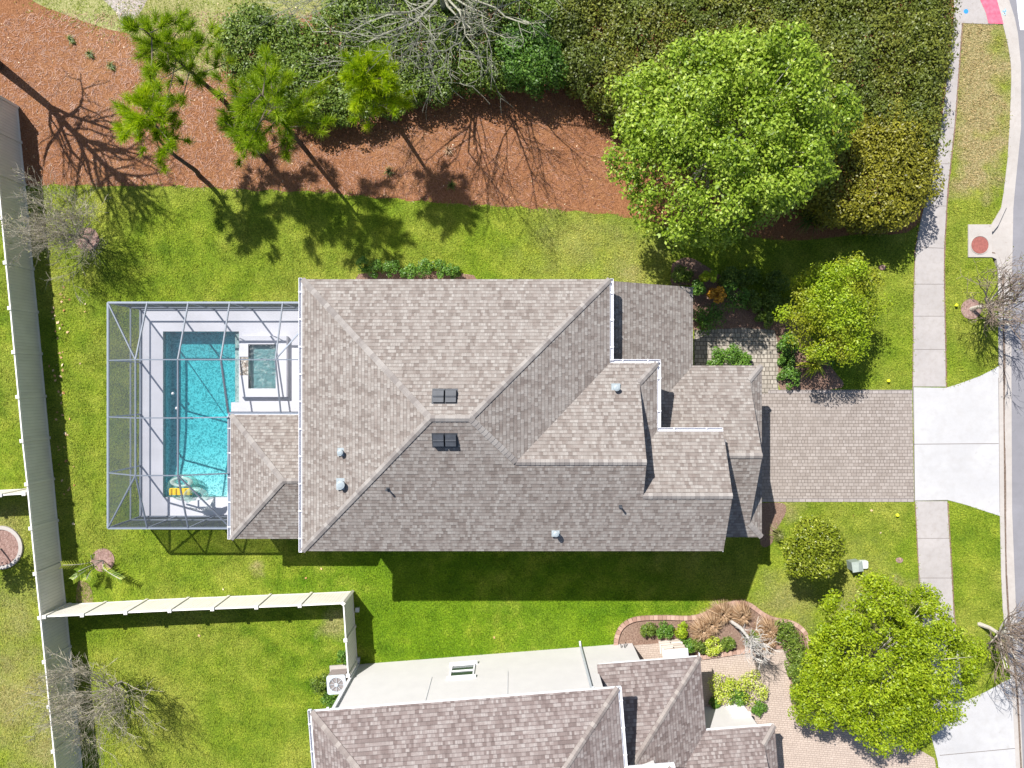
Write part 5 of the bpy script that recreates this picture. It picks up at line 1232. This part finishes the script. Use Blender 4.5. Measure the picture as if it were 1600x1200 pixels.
def grassclump(name, px, py, rad, h, label, mat, n, seed, group=None, wd=.02, cat='ornamental grass', flat=.5):
    r = np.random.default_rng(seed); x, y = W(px, py, h*.5); t = thing(name, (x, y, 0), label, cat, group)
    a = r.uniform(0, 2*np.pi, n); o = rad*r.uniform(.3, 1.2, n); V = []; Fq = []
    st = np.stack([x+.12*rad*np.cos(a), y+.12*rad*np.sin(a), np.full(n, .02)], 1); hh = h*r.uniform(.5, 1.1, n)
    md = np.stack([x+o*.45*np.cos(a), y+o*.45*np.sin(a), hh], 1); en = np.stack([x+o*np.cos(a), y+o*np.sin(a), hh*flat*r.uniform(.3, 1, n)], 1)
    s = np.stack([-np.sin(a), np.cos(a), np.zeros(n)], 1)*wd*.5
    V = np.stack([st-s, st+s, md+s, md-s, en+s*.2, en-s*.2], 1).reshape(-1, 3); i0 = np.arange(n)*6
    Fq = np.concatenate([np.stack([i0, i0+1, i0+2, i0+3], 1), np.stack([i0+3, i0+2, i0+4, i0+5], 1)]); tt = r.random(n)
    np_mesh('blades', V, Fq, M[mat], t, np.concatenate([tt, tt])); return t
for i, (px, py, lb) in enumerate(((1097, 985, 'dry brown grass clump above the yellow shrub'), (1128, 958, 'dry brown grass clump at the left of the curve top'), (1158, 960, 'dry brown grass clump at the top of the curved edging'), (1200, 983, 'dry brown grass clump left of the green hedge'), (1196, 1002, 'dry brown grass clump nearest the neighbouring walk'), (1110, 975, 'dry brown grass clump in the middle of the bed'))):
    grassclump('dry_grass_clump', px, py, .62, .6, lb, 'leaf_brown', 650, 200+i, 'dry grass clumps in the neighbouring bed')
grassclump('bromeliad', 1272, 567, .80, .5, 'yellow green strap leaved plant in the bark by the driveway', 'leaf_brom', 60, 220, None, .075, 'plant', .5)
grassclump('bromeliad', 1296, 552, .75, .5, 'dark strap leaved plant behind the yellow one', 'leaf_mid', 60, 221, None, .065, 'plant', .5)
grassclump('spiky_grass', 1214, 833, .5, .8, 'thin bladed spiky plant at the garage corner', 'twigleaf', 90, 222, None, .018, 'plant', .4)
grassclump('fan_palm', 1265, 342, .8, .8, 'dark fan palm in the shade below the big tree', 'leaf_dark', 90, 223, None, .04, 'plant', .5)
for i, (px, py, m_) in enumerate(((110, 62, 'leaf_dark'), (140, 84, 'leaf_dark'), (608, 268, 'twigleaf'), (705, 290, 'leaf_dark'), (173, 103, 'leaf_dark'), (700, 235, 'leaf_brown'))):
    grassclump('weed', px, py, .28, .25, ['weed tuft at the far upper left of the mulch', 'weed tuft right of the upper left weed', 'pale weed tuft in the mulch below the lime green pine', 'dark weed tuft in the mulch near the lawn', 'dark weed tuft beside the tall pine crown', 'brown tuft in the mulch among branch shadows'][i], m_, 60, 230+i, 'weeds in the mulch', .02, 'weed')
# little palm on the mulch ring
pr = thing('palm', (*W(161, 875), 0), 'small feathery palm leaning from its mulch ring beside the long fence', 'palm'); bx, by = W(161, 875)
mb = MB(); fr = MB()
for k, (px, py, z) in enumerate(((98, 883, 1.5), (122, 893, 1.3), (135, 905, 1.0), (180, 900, .7), (142, 868, 1.1), (188, 905, .9), (115, 905, 1.0))):
    tx, ty = W(px, py, z); P = [Vector((bx, by, 0)), Vector((bx, by, 0)).lerp(Vector((tx, ty, z)), .45)+Vector((0, 0, .35)), Vector((tx, ty, z))]
    P = [Vector(p) for p in smoothline([tuple(p) for p in P], 8)]; fr.tube(P, .015, 4)
    for i in range(5, len(P)):
        for s_ in (-1, 1):
            d = (P[i]-P[i-1]).normalized(); n = Vector((-d.y, d.x, 0)).normalized()*s_
            for j in range(2):
                e = P[i]+(n*.24+d*.18)*(1-.3*(i/len(P)))+Vector((0, 0, -.05)); o = P[i]-d*.04*j; mb.face([o, o+d*.05, e+d*.03*j, e], t=random.random() if k else .95)
mb.build('leaflets', M['leaf_palm'], pr); fr.build('stem', M['barkgrey'], pr)

# fallen leaves near the fence, straw litter and grass
def litter(name, label, pts, size, mat, z=.03):
    r = np.random.default_rng(5); Cn = np.array([(*W(x, y), z) for x, y in pts]); V, Fq = leaf_quads(Cn, r.normal(size=(len(pts), 3))*.3+np.array([0, 0, 1]), size, r, .7)
    return tag(np_mesh(name, V, Fq, mat, None, r.random(len(pts)), loc=tuple(Cn[0])), label, kind='stuff')
rr = random.Random(9); pts = [(rr.gauss(95, 12), rr.uniform(430, 800)) for _ in range(60)]+[(83, 487), (133, 487), (94, 513), (106, 519), (84, 498), (95, 588), (478, 903), (115, 818), (1405, 873)]+[(rr.uniform(130, 1180), rr.uniform(870, 1000)) for _ in range(6)]+[(rr.uniform(1215, 1425), rr.uniform(790, 900)) for _ in range(5)]
pts = [p for p in pts if p[0] > wfx(p[1])+10]
litter('fallen_leaves', 'scattered fallen leaves on the lawn', pts, .15, M['litter'])
pts = []
while len(pts) < 500:
    x, y = rr.uniform(0, 1010), rr.uniform(0, 335)
    if y < 285+x*.04: pts.append((x, y))
litter('mulch_litter', 'pale leaf litter lying on the pine straw', pts, .08, M['litter'], .02)
pts = [(rr.uniform(0, 960), rr.uniform(20, 330)) for _ in range(26000)]
r_ = np.random.default_rng(3); n = len(pts); st = np.array([(*W(x, y), .012) for x, y in pts]); a = r_.uniform(0, 2*np.pi, n); L = r_.uniform(.1, .28, n)
e = st+np.stack([np.cos(a)*L, np.sin(a)*L, r_.uniform(.0, .05, n)], 1); s = np.stack([-np.sin(a), np.cos(a), np.zeros(n)], 1)*.006
V = np.stack([st-s, st+s, e+s, e-s], 1).reshape(-1, 3)
k = inpoly(st[:, 0], st[:, 1], mulch_w); V = V.reshape(-1, 4, 3)[k].reshape(-1, 3)
strawm = leafmat('straw', (.15, .055, .028), (.28, .12, .062), (.42, .21, .125), .1)
tag(np_mesh('pine_straw_needles', V, np.arange(len(V)).reshape(-1, 4), strawm, None, r_.random(len(V)//4), loc=(-10, 12, 0)), 'loose pine needles on the mulch bed', kind='stuff')

def grass():
    r = np.random.default_rng(77); N = 270000
    x = r.uniform(-24.6, 23.4, N); y = r.uniform(-18.4, 18.4, N)
    k = np.ones(N, bool)
    dry_w = WP(dry); jx, jy = x+r.normal(0, .45, N), y+r.normal(0, .45, N); ind = inpoly(jx, jy, dry_w) & (r.random(N) < .75)
    mx_, my_ = x+r.normal(0, .09, N), y+r.normal(0, .09, N); k &= (~inpoly(mx_, my_, mulch_w)) | ind
    for P in (sidewalk_poly, apron_w, land_w, bed1_w, bed2_w, bed3_w, bed4_w, walk_w, drive_w, nd_w, na_w, WP([(1190, 605), (1430, 605), (1430, 786), (1190, 786)]), WP([(1505, 345), (1556, 345), (1556, 408), (1505, 408)])): k &= ~inpoly(x, y, P)
    k &= ~((x > DX0-.05) & (x < DX1+.3) & (y > DY0-.05) & (y < DY1+.05))
    k &= ~((x > -12.1) & (x < -7.7) & (y > -6.4) & (y < 3.5)); k &= ~((x > -7.75) & (x < 10.3) & (y > -6.13) & (y < 3.66))
    k &= ~inpoly(x, y, [nb.G(.4, .4), nb.G(13.6, .4), nb.G(18.5, 3.7), nb.G(18.5, 11), nb.G(.4, 11)])
    ax = np.interp(-y, [-p[1] for p in A_], [p[0] for p in A_]); k &= x < ax-.03
    for px, py, rr_ in ((161, 875, .5), (137, 374, .5), (1517, 483, .44), (3, 855, 1.0)):
        c = W(px, py); k &= (x-c[0])**2+(y-c[1])**2 > rr_**2
    x, y = x[k], y[k]; den = np.array([mnoise.noise((a*1.4, b*1.4, 0)) for a, b in zip(x[::1], y[::1])]); k = r.random(len(x)) < .80+.5*den; x, y, den = x[k], y[k], den[k]
    m = len(x); nb_ = 3; X = np.repeat(x, nb_); Y = np.repeat(y, nb_); n = m*nb_; a = r.uniform(0, 2*np.pi, n); lean_ = r.uniform(.03, .10, n); h = r.uniform(.02, .065, n)*(1+.5*np.repeat(den, nb_))
    st = np.stack([X+r.normal(0, .04, n), Y+r.normal(0, .04, n), np.zeros(n)], 1); e = st+np.stack([np.cos(a)*lean_, np.sin(a)*lean_, h], 1)
    md = (st+e)/2; md[:, 2] += h*.35; s = np.stack([-np.sin(a), np.cos(a), np.zeros(n)], 1)*.011
    V = np.stack([st-s, st+s, e+s*.5, e-s*.5], 1).reshape(-1, 3)
    tag(np_mesh('grass', V, np.arange(n*4).reshape(-1, 4), M['blades'], None, np.repeat(r.random(m), nb_), loc=(0, 0, 0)), 'short lawn grass blades', kind='stuff')
grass()
print('objects', len(bpy.data.objects), 'faces', sum(len(m.polygons) for m in bpy.data.meshes))
